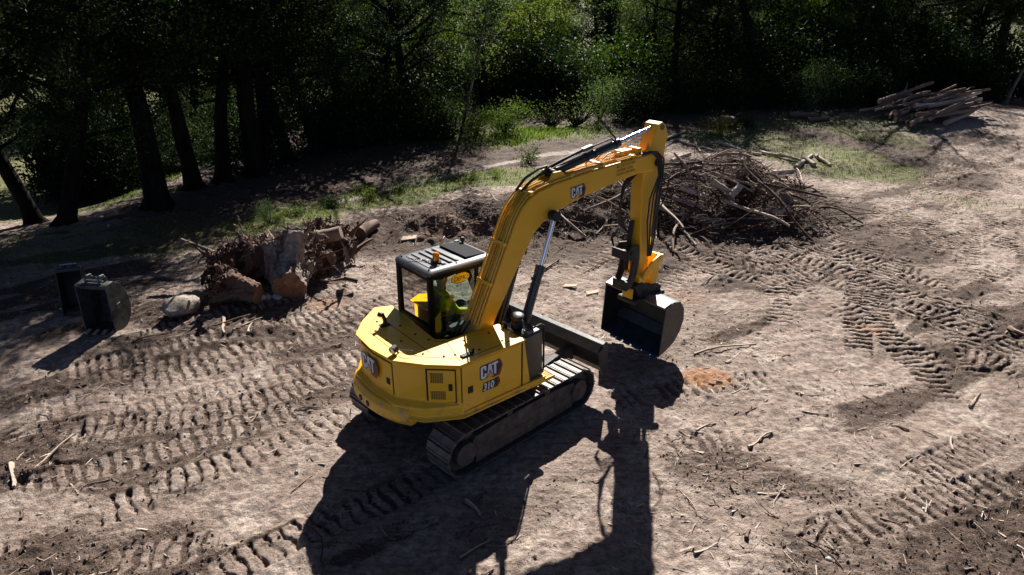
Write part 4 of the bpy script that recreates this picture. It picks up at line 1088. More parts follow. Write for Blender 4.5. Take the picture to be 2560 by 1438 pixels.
bcy.tube([A_ + Vector((0.07, -0.02, -0.1)), A_ + d * 0.3 + Vector((0.08, -0.02, 0)), A_ + d * 0.7 + Vector((0.07, -0.02, 0))], 0.012, 8)
bcyo = bcy.build('bucket_cylinder', 'black', EXC)
MB().cyl(A_ + d * 0.75, A_ + d * 0.99, 0.032, 16).build('cylinder_rod', 'chrome', bcyo)
MB().tube([(3.62, YB - 0.07, 3.16), (3.74, YB - 0.10, 3.05), (3.72, YB - 0.09, 2.8), (3.62, YB - 0.07, 2.6)], 0.014, 8).build('hose', 'rubber', bcyo)
# linkage
lk = MB()
for s in (-1, 1):
    y = YB + s * 0.19
    lk.prism_y([(3.12, 1.48), (3.20, 1.42), (3.42, 1.62), (3.64, 1.70), (3.65, 1.79), (3.55, 1.80), (3.36, 1.72), (3.16, 1.57)], y - 0.02, y + 0.02)
lk.cyl((3.58, YB - 0.22, 1.745), (3.58, YB + 0.22, 1.745), 0.045, 14); lk.cyl((3.18, YB - 0.22, 1.50), (3.18, YB + 0.22, 1.50), 0.04, 14)
lk.build('rocker_link', 'yellow', EXC, 0.006)
pl = MB(); pl.prism_y([(3.54, 1.80), (3.63, 1.79), (3.66, 1.5), (3.60, 1.12), (3.47, 1.12), (3.46, 1.4)], YB - 0.13, YB + 0.13)
pl.build('power_link', 'yellow', EXC, 0.012)
# quick hitch with its tilting head
qh = MB()
qh.prism_y([(3.02, 1.34), (3.10, 1.22), (3.16, 1.10), (3.70, 1.06), (3.76, 1.14), (3.66, 1.24), (3.40, 1.28), (3.22, 1.36)], YB - 0.14, YB + 0.14)
qh.box(3.04, 3.78, YB - 0.20, YB + 0.20, 1.02, 1.09)
qh.cyl((3.40, YB, 0.98), (3.40, YB, 1.03), 0.27, 24)
qh.cyl((3.04, YB - 0.2, 1.05), (3.04, YB + 0.2, 1.05), 0.05, 12); qh.cyl((3.72, YB - 0.2, 1.05), (3.72, YB + 0.2, 1.05), 0.05, 12)
qho = qh.build('quick_hitch', 'darksteel', EXC, 0.012)
MB().box(3.0, 3.03, YB - 0.11, YB + 0.10, 1.10, 1.28).build('hitch_plate', 'yellow', qho, 0.004)
# thumb on the near side of the stick
th = MB()
for y in (YB - 0.10, YB + 0.16):
    th.prism_y([(3.10, 2.05), (2.92, 2.08), (2.80, 1.98), (2.84, 1.86), (2.97, 1.78), (2.92, 1.55), (2.84, 1.40), (2.86, 1.30), (2.98, 1.34), (3.08, 1.55), (3.12, 1.85)], y - 0.02, y + 0.02)
th.box(2.80, 2.84, YB - 0.14, YB + 0.22, 1.84, 2.00); th.box(2.82, 2.88, YB - 0.12, YB + 0.18, 1.30, 1.46)
th.cyl((2.90, YB - 0.14, 1.95), (2.90, YB + 0.24, 1.95), 0.03, 12)
tho = th.build('thumb', 'darksteel', EXC, 0.008)
MB().cyl((3.03, YB + 0.03, 2.45), (2.96, YB + 0.03, 1.62), 0.042, 14).build('thumb_cylinder', 'matte', tho)
for i in range(3):
    MB().tube([(3.08, YB + 0.12 - 0.03 * i, 2.2 + 0.03 * i), (2.88 - 0.02 * i, YB + 0.18 - 0.02 * i, 2.28 + 0.03 * i), (2.78 - 0.02 * i, YB + 0.2, 2.16), (2.80, YB + 0.18, 2.02)], 0.012, 8).build('hose', 'rubber', tho)

# --- buckets
def bucket_parts(prof_in, width, thick, parent, mat, matr, edge_mat, shell_name='shell'):
    """prof_in: (x,z) from the top edge round the back to the lip; opening faces -x"""
    outp = off_path(prof_in, thick)
    sh = MB().prism_y(prof_in + outp[::-1], -width / 2, width / 2)
    sh.xform(matr); so_ = sh.build(shell_name, mat, parent, 0.004)
    for s in (-1, 1):
        MB().prism_y(outp, s * (width / 2 + 0.009) - 0.009, s * (width / 2 + 0.009) + 0.009).xform(matr).build('side_plate', mat, parent, 0.003)
    return so_
BMAT = Matrix.Translation((3.34, YB + 0.06, 0.60)) @ Matrix.Rotation(R(5), 4, 'Z') @ Matrix.Rotation(R(5), 4, 'X') @ Matrix.Rotation(R(-10), 4, 'Y') @ Matrix.Scale(0.94, 4)
prof = [(-0.02, 0.50), (0.20, 0.52), (0.42, 0.42), (0.56, 0.20), (0.58, -0.05), (0.48, -0.27), (0.30, -0.42), (0.05, -0.47), (-0.16, -0.47)]
bk = empty('bucket'); bk.parent = EXC
bucket_parts(prof, 1.32, 0.018, bk, 'bucketblack', BMAT, 'bluewear')
MB().prism_y([(0.44, -0.26), (0.29, -0.405), (0.05, -0.455), (-0.16, -0.456), (-0.16, -0.466), (0.05, -0.466), (0.30, -0.415), (0.455, -0.27)], -0.63, 0.63).xform(BMAT).build('floor_plate', 'sheenfloor', bk)
tp = MB(); tp.box(-0.06, 0.16, -0.665, 0.665, 0.505, 0.545); tp.xform(BMAT).build('top_rail', 'steel', bk, 0.006)
ce = MB(); ce.prism_y([(-0.20, -0.472), (-0.02, -0.470), (-0.02, -0.496), (-0.18, -0.494)], -0.675, 0.675); ce.xform(BMAT).build('cutting_edge', 'bucketblack', bk, 0.003)
rr = random.Random(8); y = -0.66
for k in range(6):
    w = rr.uniform(0.10, 0.2)
    MB().box(-0.235 - rr.uniform(0, 0.02), -0.175, y, y + w, -0.497, -0.464).xform(BMAT).build('worn_edge', 'bluewear', bk, 0.004)
    y += w + rr.uniform(0.02, 0.07)
for yy in (-0.16, 0.12):
    MB().prism_y([(-0.08, 0.54), (0.42, 0.44), (0.36, 0.62), (0.02, 0.66)], yy, yy + 0.04).xform(BMAT).build('ear', 'darksteel', bk, 0.006)
# mirror on the cab's right front post
mr = MB(); mr.tube([(0.62, CY0 - 0.03, 1.75), (0.70, CY0 - 0.14, 1.82), (0.70, CY0 - 0.18, 1.90)], 0.012, 8)
mr.build('mirror_arm', 'matte', EXC)
MB().box(0.68, 0.71, CY0 - 0.25, CY0 - 0.13, 1.86, 2.06).build('mirror', 'matte', EXC, 0.012)

# ------------------------------------------------------------------ operator in the cab (machine frame, then placed with the machine)
def skin_mesh(name, nodes, edges, mat, parent=None, root=0, sub=2):
    me = bpy.data.meshes.new(name)
    me.from_pydata([n[0] for n in nodes], edges, [])
    o = bpy.data.objects.new(name, me); COL.objects.link(o)
    o.modifiers.new('skin', 'SKIN').use_smooth_shade = True
    s = o.modifiers.new('sub', 'SUBSURF'); s.levels = sub; s.render_levels = sub
    lay = me.skin_vertices[0].data if me.skin_vertices else None
    if lay is None:
        bm = bmesh.new(); bm.from_mesh(me); bm.verts.layers.skin.verify(); bm.to_mesh(me); bm.free()
        lay = me.skin_vertices[0].data
    for i, n in enumerate(nodes):
        r = n[1]
        lay[i].radius = (r, r) if isinstance(r, (int, float)) else r
        lay[i].use_root = (i == root)
    dg = bpy.context.evaluated_depsgraph_get()
    ev = bpy.data.meshes.new_from_object(o.evaluated_get(dg))
    bpy.data.objects.remove(o)
    ev.name = name
    ev.materials.clear(); ev.materials.append(M[mat])
    o = bpy.data.objects.new(name, ev); COL.objects.link(o)
    if parent: o.parent = parent
    return o
def arm_nodes(s, y, k):
    sh = Vector((-0.20, y + s * 0.19, 1.78)); el = Vector((-0.08, y + s * 0.27, 1.56)); wr_ = Vector((0.14, y + s * 0.29, 1.52))
    return [(sh, 0.062 * k), (el, 0.048 * k), (wr_, 0.032 * k)]
yp = 0.55
OP = empty('person', EXC.matrix_basis @ Vector((-0.08, yp, 1.34)), EXC.rotation_euler.z)
tag(OP, 'operator in lime hi-vis shirt and dark cap seated inside the excavator cab', 'person')
off = Vector((-0.08, yp, 1.34))
def loc(nodes): return [(Vector(p) - off, r) for p, r in nodes]
nodes = [((-0.12, yp, 1.44), (0.15, 0.11)), ((-0.18, yp, 1.62), (0.15, 0.105)), ((-0.20, yp, 1.76), (0.14, 0.09)), ((-0.17, yp, 1.86), 0.052), ((-0.145, yp, 1.93), (0.066, 0.07)), ((-0.135, yp, 2.01), (0.073, 0.086)), ((-0.14, yp, 2.07), (0.06, 0.07))]
edges = [(0, 1), (1, 2), (2, 3), (3, 4), (4, 5), (5, 6)]
for s in (-1, 1):
    b0 = len(nodes); nodes += arm_nodes(s, yp, 0.9); edges += [(2, b0), (b0, b0 + 1), (b0 + 1, b0 + 2)]
    palm = Vector((0.20, yp + s * 0.30, 1.515)); nodes.append((palm, (0.036, 0.020))); edges.append((b0 + 2, b0 + 3))
    b1 = len(nodes); nodes += [((-0.02, yp + s * 0.10, 1.42), 0.085), ((0.34, yp + s * 0.14, 1.44), 0.062), ((0.42, yp + s * 0.14, 1.08), 0.045), ((0.55, yp + s * 0.14, 1.02), 0.035)]
    edges += [(0, b1), (b1, b1 + 1), (b1 + 1, b1 + 2), (b1 + 2, b1 + 3)]
    for q in range(4):      # four fingers closed on the lever
        L_ = (0.030, 0.034, 0.032, 0.025)[q]; z = 1.545 - 0.018 * q
        i0 = len(nodes); nodes += [(palm + Vector((0.025, 0, z - 1.515)), 0.009), (palm + Vector((0.025 + L_, -s * 0.012, z - 1.515)), 0.0085), (palm + Vector((0.02 + L_, -s * 0.045, z - 1.515)), 0.008)]
        edges += [(b0 + 3, i0), (i0, i0 + 1), (i0 + 1, i0 + 2)]
    i0 = len(nodes); nodes += [(palm + Vector((-0.01, -s * 0.025, 0.03)), 0.010), (palm + Vector((0.02, -s * 0.045, 0.045)), 0.009)]; edges += [(b0 + 3, i0), (i0, i0 + 1)]
i0 = len(nodes); nodes.append(((-0.135 + 0.085, yp, 1.985), 0.013)); edges.append((5, i0))        # nose
for s in (-1, 1):
    i0 = len(nodes); nodes.append(((-0.15, yp + s * 0.078, 1.99), 0.015)); edges.append((5, i0))   # ears
body = skin_mesh('body', loc(nodes), edges, 'skin', OP)
nodes = [((-0.12, yp, 1.40), (0.165, 0.125)), ((-0.18, yp, 1.60), (0.17, 0.125)), ((-0.205, yp, 1.755), (0.165, 0.105)), ((-0.175, yp, 1.85), 0.075)]
edges = [(0, 1), (1, 2), (2, 3)]
for s in (-1, 1):
    b0 = len(nodes); nodes += arm_nodes(s, yp, 1.28); edges += [(2, b0), (b0, b0 + 1), (b0 + 1, b0 + 2)]
shirt = skin_mesh('shirt', loc(nodes), edges, 'hivis', OP)
tb = MB()
for z, x in ((1.50, -0.14), (1.56, -0.16)):
    tb.lathe([(0.186, 0.0), (0.188, 0.02), (0.186, 0.045)], (0, 0, 0), 24)
tb.v = [(v[0] * 0.78 - 0.16 - off.x, v[1] + yp - off.y, v[2] + 1.50 - off.z) for v in tb.v]
tb.build('reflective_band', 'reflect', OP)
nodes = [((-0.12, yp, 1.40), (0.15, 0.11))]; edges = []
for s in (-1, 1):
    b1 = len(nodes); nodes += [((-0.02, yp + s * 0.10, 1.425), 0.098), ((0.34, yp + s * 0.14, 1.44), 0.074), ((0.42, yp + s * 0.14, 1.10), 0.058)]
    edges += [(0, b1), (b1, b1 + 1), (b1 + 1, b1 + 2)]
skin_mesh('trousers', loc(nodes), edges, 'trousers', OP)
cp = MB(); cp.lathe([(0.088, 0.0), (0.092, 0.03), (0.075, 0.07), (0.03, 0.088)], (-0.135 - off.x, 0, 2.025 - off.z), 20)
cp.prism_z([(-0.06 - off.x, -0.075), (0.04 - off.x, -0.05), (0.065 - off.x, 0), (0.04 - off.x, 0.05), (-0.06 - off.x, 0.075)], 2.03 - off.z, 2.04 - off.z)
cp.build('cap', 'cap', OP)
vest = MB(); n = 7; rings = []
for i in range(n):
    t = i / (n - 1)
    rings.append([(0.03 * math.sin(t * 5) - 0.07, 0.0, 0.30 - 0.30 * t), (0.02 * math.sin(t * 6 + 1), 0.012 * math.sin(t * 7), 0.31 - 0.30 * t), (0.08, 0.01 * math.cos(t * 6), 0.28 - 0.29 * t), (0.08, 0.02, 0.28 - 0.29 * t), (0.02, 0.03, 0.31 - 0.30 * t), (-0.07, 0.02, 0.30 - 0.30 * t)])
vo_ = vest.loft(rings).build('vest', 'hivis')
vo_.location = EXC.matrix_basis @ Vector((0.34, 0.21, 1.28)); vo_.rotation_euler = (0, 0, EXC.rotation_euler.z)
tag(vo_, 'folded lime hi-vis vest hung inside the cab beside the boom', 'vest')

# ------------------------------------------------------------------ spare buckets at the left
def spare_bucket(name, label, w, H, D, loc_, rz_, tilt, teeth, mat):
    root = empty(name, loc_, rz_)
    mt = Matrix.Rotation(tilt, 4, 'Y')
    prof = [(0.0, H), (D * 0.40, H * 1.0), (D * 0.72, H * 0.88), (D * 0.95, H * 0.62), (D, H * 0.38), (D * 0.86, H * 0.16), (D * 0.55, H * 0.03), (D * 0.1, 0.0), (-0.10, 0.02)]
    outp = off_path(prof, 0.016)
    MB().prism_y(prof + outp[::-1], -w / 2, w / 2).xform(mt).build('shell', mat, root, 0.004)
    for s in (-1, 1):
        MB().prism_y([(-0.02, H), ] + outp[1:] , s * (w / 2 + 0.01) - 0.01, s * (w / 2 + 0.01) + 0.01).xform(mt).build('side_plate', mat, root, 0.004)
        if teeth: MB().box(0.10, 0.20, s * (w / 2 + 0.024) - 0.006, s * (w / 2 + 0.024) + 0.006, H * 0.45, H * 0.55).xform(mt).build('wear_plate', 'steel', root, 0.004)
    for yy in (-w * 0.22, w * 0.22):
        MB().prism_y([(0.02, H - 0.02), (0.36 * D / 0.6, H - 0.02), (0.30 * D / 0.6, H + 0.13), (0.10, H + 0.15)], yy - 0.02, yy + 0.02).xform(mt).build('ear', mat, root, 0.008)
    for x, z in ((0.13, 0.07), (0.30, 0.06)):
        MB().cyl((x * D / 0.6, -w * 0.34, H + z), (x * D / 0.6, w * 0.34, H + z), 0.028, 12).xform(mt).build('pin', 'chrome', root)
    MB().box(-0.03, 0.06, -w / 2, w / 2, H - 0.06, H + 0.004).xform(mt).build('top_bar', mat, root, 0.006)
    for k in range(teeth):
        y = -w / 2 + 0.05 + (w - 0.10) * k / max(1, teeth - 1)
        MB().loft([[(-0.06, y - 0.035, 0.0), (-0.06, y + 0.035, 0.0), (-0.06, y + 0.035, 0.045), (-0.06, y - 0.035, 0.045)], [(-0.20, y - 0.025, -0.005), (-0.20, y + 0.025, -0.005), (-0.20, y + 0.025, 0.012), (-0.20, y - 0.025, 0.012)]]).xform(mt).build('tooth', 'tooth', root, 0.004)
    if not teeth: MB().box(-0.14, 0.0, -w / 2, w / 2, 0.004, 0.022).xform(mt).build('cutting_edge', mat, root, 0.003)
    return tag(root, label, 'bucket', 'spare excavator buckets')
x, y = G(255, 832)
spare_bucket('excavator_bucket', 'scuffed grey spare bucket standing on its four pale teeth', 0.58, 0.92, 0.44, (x, y + 0.1, surf(x, y) + 0.03), R(82), R(-4), 4, 'greysteel')
x, y = G(185, 790)
spare_bucket('excavator_bucket', 'narrow black spare bucket leaning back in the shade', 0.40, 0.92, 0.42, (x, y + 0.1, surf(x, y) - 0.02), R(112), R(14), 0, 'bucketblack')

# ------------------------------------------------------------------ rocks
def rock(name, u_, v_, size, label, mat, group=None, seed=1, squash=(1, 0.8, 0.7), cat='rock'):
    bm = bmesh.new(); bmesh.ops.create_icosphere(bm, subdivisions=3, radius=1.0)
    rr_ = random.Random(seed); ph = [rr_.uniform(0, 9) for _ in range(6)]
    planes = [(Vector((rr_.gauss(0, 1), rr_.gauss(0, 1), rr_.gauss(0, 1))).normalized(), rr_.uniform(0.62, 0.92)) for _ in range(12)]
    for v in bm.verts:
        for n_, d_ in planes:
            k_ = v.co.dot(n_)
            if k_ > d_: v.co -= n_ * (k_ - d_) * 0.9
        c = v.co
        v.co *= 1 + 0.05 * math.sin(c.x * 5 + ph[0]) * math.sin(c.y * 6 + ph[1]) + 0.03 * math.sin(c.z * 11 + ph[2])
        v.co = Vector((v.co.x * size * squash[0], v.co.y * size * squash[1], v.co.z * size * squash[2]))
    me = bpy.data.meshes.new(name); bm.to_mesh(me); bm.free(); me.materials.append(M[mat]); me.shade_smooth(); me.set_sharp_from_angle(angle=R(28))
    o = bpy.data.objects.new(name, me); COL.objects.link(o)
    x, y = G(u_, v_)
    o.location = (x, y, surf(x, y) + size * squash[2] * 0.55); o.rotation_euler = (0, rr_.uniform(-0.2, 0.2), rr_.uniform(0, 6))
    return tag(o, label, cat, group)
rock('boulder', 462, 785, 0.40, 'rounded brown boulder on the dirt in front of the stumps', 'rock', seed=4, squash=(1.0, 0.75, 0.62), cat='boulder')
for k, (u_, v_, s_) in enumerate(((652, 752, 0.11), (672, 745, 0.10), (693, 747, 0.11))):
    rock('stone', u_, v_, s_, 'small pale blue-grey stone on dark soil under the stumps', 'palestone', 'pale stones under the stumps', seed=20 + k)
for k, (u_, v_, s_) in enumerate(((742, 1185, 0.03), (2072, 1398, 0.04), (2310, 1272, 0.035), (312, 1155, 0.03))):
    rock('stone', u_, v_, s_, 'small pale pebble lying alone on open dirt', 'palestone', 'pebbles on the open dirt', seed=40 + k)

# ------------------------------------------------------------------ wood: sticks, logs, stumps
def crooked(p0, p1, bend, n, rr_):
    p0 = Vector(p0); p1 = Vector(p1); d = p1 - p0; L_ = d.length
    out = []
    o1 = Vector((rr_.gauss(0, 1), rr_.gauss(0, 1), rr_.gauss(0, 0.6))) * bend * L_
    o2 = Vector((rr_.gauss(0, 1), rr_.gauss(0, 1), rr_.gauss(0, 0.6))) * bend * L_ * 0.5
    for i in range(n):
        t = i / (n - 1)
        out.append(p0 + d * t + o1 * math.sin(math.pi * t) + o2 * math.sin(2 * math.pi * t))
    return out
def branch_obj(name, p0, p1, r, bend, mat, rr_, n=6, sides=7, taper=0.5, fork=0, label=None, cat='branch', group=None, parent=None):
    pts = crooked(p0, p1, bend, n, rr_)
    c = pts[0].copy()
    pts = [p - c for p in pts]
    rs = [r * (1 - (1 - taper) * i / (n - 1)) * rr_.uniform(0.9, 1.1) for i in range(n)]
    mb = MB().tube(pts, rs, sides, True, 0.10, rr_)
    for k in range(fork):
        i = rr_.randint(1, n - 2); d = (pts[-1] - pts[0]).normalized()
        side = Vector((rr_.gauss(0, 1), rr_.gauss(0, 1), abs(rr_.gauss(0, 0.7)))).normalized()
        L_ = (pts[-1] - pts[0]).length * rr_.uniform(0.15, 0.35)
        q = crooked(pts[i], pts[i] + (d * 0.6 + side * 0.7) * L_, 0.06, 4, rr_)
        mb.tube(q, [rs[i] * 0.6 * (1 - 0.6 * j / 3) for j in range(4)], 5)
    o = mb.build(name, mat, parent, smooth=50)
    o.location = c
    if label: tag(o, label, cat, group)
    return o
rb = random.Random(21)
# single sticks seen on the dirt (photo end points)
STICKS = [((78, 1192), (186, 1092), 0.022), ((1735, 888), (1890, 862), 0.020), ((1330, 698), (1398, 655), 0.030), ((1360, 660), (1470, 655), 0.014), ((1870, 1120), (1930, 1085), 0.020),
          ((2425, 1015), (2450, 985), 0.030), ((1865, 1030), (1920, 1000), 0.014), ((2005, 1030), (2070, 1040), 0.014), ((1960, 1380), (1995, 1420), 0.010), ((2230, 1345), (2265, 1415), 0.010), ((2520, 825), (2575, 850), 0.05),
          ((1735, 1385), (1795, 1360), 0.022), ((1865, 1350), (1875, 1325), 0.030), ((2160, 965), (2215, 960), 0.012), ((1815, 905), (1850, 880), 0.022), ((1930, 905), (1975, 890), 0.016), ((2380, 1130), (2375, 1100), 0.025),
          ((1740, 1080), (1790, 1060), 0.016), ((1960, 1215), (1935, 1265), 0.010), ((1830, 985), (1870, 960), 0.012), ((1460, 685), (1540, 650), 0.016), ((1640, 560), (1640, 600), 0.02),
          ((30, 1165), (35, 1220), 0.04), ((52, 1300), (52, 1275), 0.022), ((176, 1210), (198, 1240), 0.014), ((330, 860), (425, 835), 0.012), ((560, 800), (562, 838), 0.035), ((520, 825), (640, 790), 0.018), ((585, 835), (660, 800), 0.020), ((430, 830), (480, 800), 0.012), ((622, 838), (632, 812), 0.03), ((440, 740), (370, 745), 0.022), ((490, 800), (580, 808), 0.016),
          ((1720, 730), (1790, 690), 0.014), ((2060, 690), (2080, 670), 0.02), ((1150, 1395), (1225, 1355), 0.018), ((1175, 1330), (1190, 1320), 0.012), ((1165, 1255), (1200, 1290), 0.035), ((1205, 1240), (1175, 1270), 0.025), ((1490, 590), (1530, 540), 0.02), ((1985, 520), (1988, 425), 0.03), ((1690, 410), (1760, 380), 0.02),
          ((2215, 430), (2260, 440), 0.012), ((2030, 560), (2150, 548), 0.016), ((2010, 560), (1950, 580), 0.016), ((2180, 520), (2260, 500), 0.010), ((2290, 450), (2330, 435), 0.012), ((2250, 1170), (2300, 1140), 0.010), ((2400, 1290), (2440, 1260), 0.010), ((1700, 1230), (1740, 1280), 0.010), ((780, 1190), (730, 1230), 0.012)]
for (a, b_, r) in STICKS:
    xa, ya = G(*a); xb, yb_ = G(*b_)
    branch_obj('stick', (xa, ya, surf(xa, ya) + r * 0.8), (xb, yb_, surf(xb, yb_) + r * 0.8), r, 0.035, 'wood', rb, 6, 6, 0.55, 1 if rb.random() < 0.35 else 0, 'loose dead stick lying flat on the bare dirt', 'stick', 'sticks scattered over the dirt')
for k in range(36):
    u_ = rb.uniform(0, 2560); v_ = rb.uniform(620, 1430)
    xa, ya = G(u_, v_)
    if -2.8 < xa < 1.6 and 6.8 < ya < 11.5: continue
    a = rb.uniform(0, 6.28); L_ = rb.uniform(0.25, 0.8); xb, yb_ = xa + L_ * math.cos(a), ya + L_ * math.sin(a); r = rb.uniform(0.006, 0.018)
    branch_obj('stick', (xa, ya, surf(xa, ya) + r * 0.8), (xb, yb_, surf(xb, yb_) + r * 0.8), r, 0.05, 'wood', rb, 5, 5, 0.5, 0, 'loose dead stick lying flat on the bare dirt', 'stick', 'sticks scattered over the dirt')

# brush heap beside the stick of the machine
BC = (5.6, 19.7); BRX, BRY, BH = 3.3, 2.7, 1.5
def heap_v(x, y):
    a = np.arctan2(y - BC[1], x - BC[0])
    q = np.hypot((x - BC[0]) / BRX, (y - BC[1]) / BRY) * (1 + 0.16 * np.sin(3 * a + 1) + 0.12 * np.sin(5 * a + 2))
    return surf_v(x, y) + np.maximum(0.0, 1 - q * q) ** 0.9 * (BH * 0.62 + 0.9 * np.maximum(-0.3, fbm(x, y, 0.75, 3, 2)))
def heap(x, y):
    return float(heap_v(np.array([x]), np.array([y]))[0])
rb = random.Random(33)
def heap_branch(x, y, L_, r, az, lift, mat, label, group, fork=0, cat='branch', bend=0.05):
    xb, yb_ = x + L_ * math.cos(az), y + L_ * math.sin(az)
    za, zb = heap(x, y) + lift, heap(xb, yb_) + lift
    if rb.random() < 0.3: zb += rb.uniform(0.1, 0.5)
    branch_obj('branch', (x, y, za), (xb, yb_, zb), r, bend, mat, rb, 7, 6 if r < 0.03 else 8, rb.uniform(0.4, 0.75), fork, label, cat, group)
for k in range(210):
    a = rb.uniform(0, 6.28); q = math.sqrt(rb.random()) * 1.0
    x, y = BC[0] + BRX * q * math.cos(a), BC[1] + BRY * q * math.sin(a)
    az = rb.uniform(0, 6.28) if rb.random() < 0.55 else rb.gauss(-0.3, 0.5)
    heap_branch(x, y, rb.uniform(0.5, 2.3), 0.012 + 0.04 * rb.random() ** 2, az, rb.uniform(-0.10, 0.14), 'wood', 'thin dead branch tangled in the big brush heap', 'branches in the brush heap', rb.choice((0, 1, 1, 2)), bend=rb.choice((0.03, 0.06, 0.10)))
BIG = [((1640, 455), (1835, 435), 0.085), ((1800, 360), (1985, 410), 0.06), ((1690, 350), (1790, 380), 0.045), ((1660, 350), (1720, 330), 0.05), ((1780, 455), (1830, 490), 0.07), ((1700, 470), (1770, 500), 0.07),
       ((1890, 440), (1985, 430), 0.07), ((1880, 480), (1960, 440), 0.06), ((2040, 390), (2075, 415), 0.06), ((1935, 535), (2065, 515), 0.045), ((1960, 500), (1995, 475), 0.13), ((1735, 350), (1770, 415), 0.05), ((1680, 405), (1725, 385), 0.07), ((1900, 380), (2010, 405), 0.05), ((1990, 420), (2030, 390), 0.08), ((1680, 500), (1760, 520), 0.05), ((1700, 540), (1790, 560), 0.05), ((1860, 430), (1890, 500), 0.05), ((1700, 575), (1740, 615), 0.03), ((1640, 520), (1720, 545), 0.03), ((2010, 400), (2035, 415), 0.09), ((1820, 500), (1850, 470), 0.10)]
for a, b_, r in [(a, b_, r * 1.25) for a, b_, r in BIG]:
    def lift_pt(p):
        x, y = G(*p); d = pix_dir(*p)
        for _ in range(60):     # slide back along the line of sight onto the heap's surface
            t = (math.hypot(x, y) - 0.08) / math.hypot(d[0], d[1]); q = Vector((0, 0, CAM_H)) + Vector(d) * t
            if q.z > heap(q.x, q.y) + 0.04: break
            x, y = q.x, q.y
        return Vector((x, y, heap(x, y) + 0.05))
    pa, pb = lift_pt(a), lift_pt(b_)
    if (pb - pa).length > 2.4: pb = pa + (pb - pa).normalized() * 2.4
    branch_obj('log' if r > 0.055 else 'branch', pa, pb, r, 0.022, 'limb', rb, 7, 10, 0.75, 1, 'thick weathered grey limb lying on top of the big brush heap', 'log', 'thick limbs on the brush heap')

def twigs(name, n, sampler, mat, lab, cat, kind='stuff', rr_=None, parent=None):
    """thousands of thin pieces as one mesh: each a bent three-sided stick"""
    g = np.random.default_rng(rr_ or 1)
    P0, D, Rr = sampler(g, n)
    n = len(P0)
    Ls = np.linalg.norm(D, axis=1, keepdims=True); dn = D / np.maximum(Ls, 1e-6)
    up = np.tile([0.0, 0.0, 1.0], (n, 1)); s = np.cross(dn, up); s /= np.maximum(np.linalg.norm(s, axis=1, keepdims=True), 1e-3); t = np.cross(s, dn)
    bendv = g.normal(0, 0.035, (n, 3)) * Ls
    V = np.zeros((n, 3, 3, 3))
    for j, (f, rs) in enumerate(((0, 1.0), (0.5, 0.85), (1.0, 0.35))):
        c = P0 + D * f + (bendv if j == 1 else 0)
        for q in range(3):
            a = 2 * math.pi * q / 3 + 0.5
            V[:, j, q] = c + (s * math.cos(a) + t * math.sin(a)) * (Rr * rs)[:, None]
    base = np.arange(n)[:, None] * 9
    F = []
    for j in range(2):
        for q in range(3):
            a, b_ = j * 3 + q, j * 3 + (q + 1) % 3
            F.append(base + np.array([a, b_, b_ + 3, a + 3]))
    F = np.stack(F, 1).reshape(-1, 4)
    o = np_mesh(name, V.reshape(-1, 3), F, mat, parent)
    return tag(o, lab, cat, None, kind)
def heap_twigs(g, n):
    a = g.uniform(0, 2 * math.pi, n); q = np.sqrt(g.random(n)) * 1.12
    x = BC[0] + BRX * q * np.cos(a); y = BC[1] + BRY * q * np.sin(a)
    g0 = surf_v(x, y); z = g0 + (heap_v(x, y) - g0) * g.uniform(0.25, 1.05, n)
    az = g.uniform(0, 6.28, n); L_ = 0.12 + 0.9 * g.random(n) ** 2
    D = np.stack([np.cos(az) * L_, np.sin(az) * L_, g.normal(0.06, 0.35, n) * L_], 1)
    return np.stack([x, y, z + 0.03], 1), D, 0.003 + 0.013 * g.random(n) ** 2
twigs('brush', 7000, heap_twigs, 'darkwood', 'tangled mass of fine dark twigs filling the big brush heap', 'brush', rr_=3)

def mound_twigs(g, n):
    x = g.normal(0.9, 2.1, n); y = 17.9 + 0.12 * x + g.normal(0, 0.8, n)
    az = g.uniform(0, 6.28, n); L_ = 0.08 + 0.6 * g.random(n) ** 2.5
    D = np.stack([np.cos(az) * L_, np.sin(az) * L_, g.normal(0.05, 0.25, n) * L_], 1)
    return np.stack([x, y, surf_v(x, y) + 0.02], 1), D, 0.003 + 0.012 * g.random(n) ** 2
twigs('debris', 3600, mound_twigs, 'darkwood', 'broken twigs and bark strewn over the churned soil behind the boom', 'debris', rr_=6)
# log pile at the back right
rb = random.Random(5)
lx0, ly0 = G(2385, 312)
PA = R(22)
def logs():
    k = 0
    for row, cnt in enumerate((12, 10, 8, 5)):
        for i in range(cnt):
            cross = (i - (cnt - 1) / 2) * 0.27 + rb.uniform(-0.08, 0.08)
            r = rb.uniform(0.05, 0.13); L_ = rb.uniform(2.2, 4.0)
            z = 0.12 + row * 0.20 + rb.uniform(-0.03, 0.05)
            a = PA + rb.gauss(0, 0.16)
            cx_, cy_ = lx0 - math.sin(PA) * cross + rb.uniform(-1.1, 1.1) * math.cos(PA), ly0 + 1.6 + math.cos(PA) * cross
            p0 = Vector((cx_ - math.cos(a) * L_ / 2, cy_ - math.sin(a) * L_ / 2, 0)); p1 = Vector((cx_ + math.cos(a) * L_ / 2, cy_ + math.sin(a) * L_ / 2, 0))
            p0.z = gz(cx_, cy_) + z - 0.10; p1.z = gz(cx_, cy_) + z + rb.uniform(0.1, 0.65)
            yield p0, p1, r
for p0, p1, r in logs():
    o = branch_obj('log', p0, p1, r, 0.035, 'darkwood' if rb.random() < 0.45 else 'wood', rb, 7, 10, 0.7, rb.choice((0, 0, 1)), 'long felled log lying in the log pile below the trees', 'log', 'logs in the log pile')
    d = (p1 - p0).normalized()
    MB().tube([(-d * 0.012), (-d * 0.002)], [r * 0.9, r * 0.92], 12).build('sawn_end', 'palecut', o)
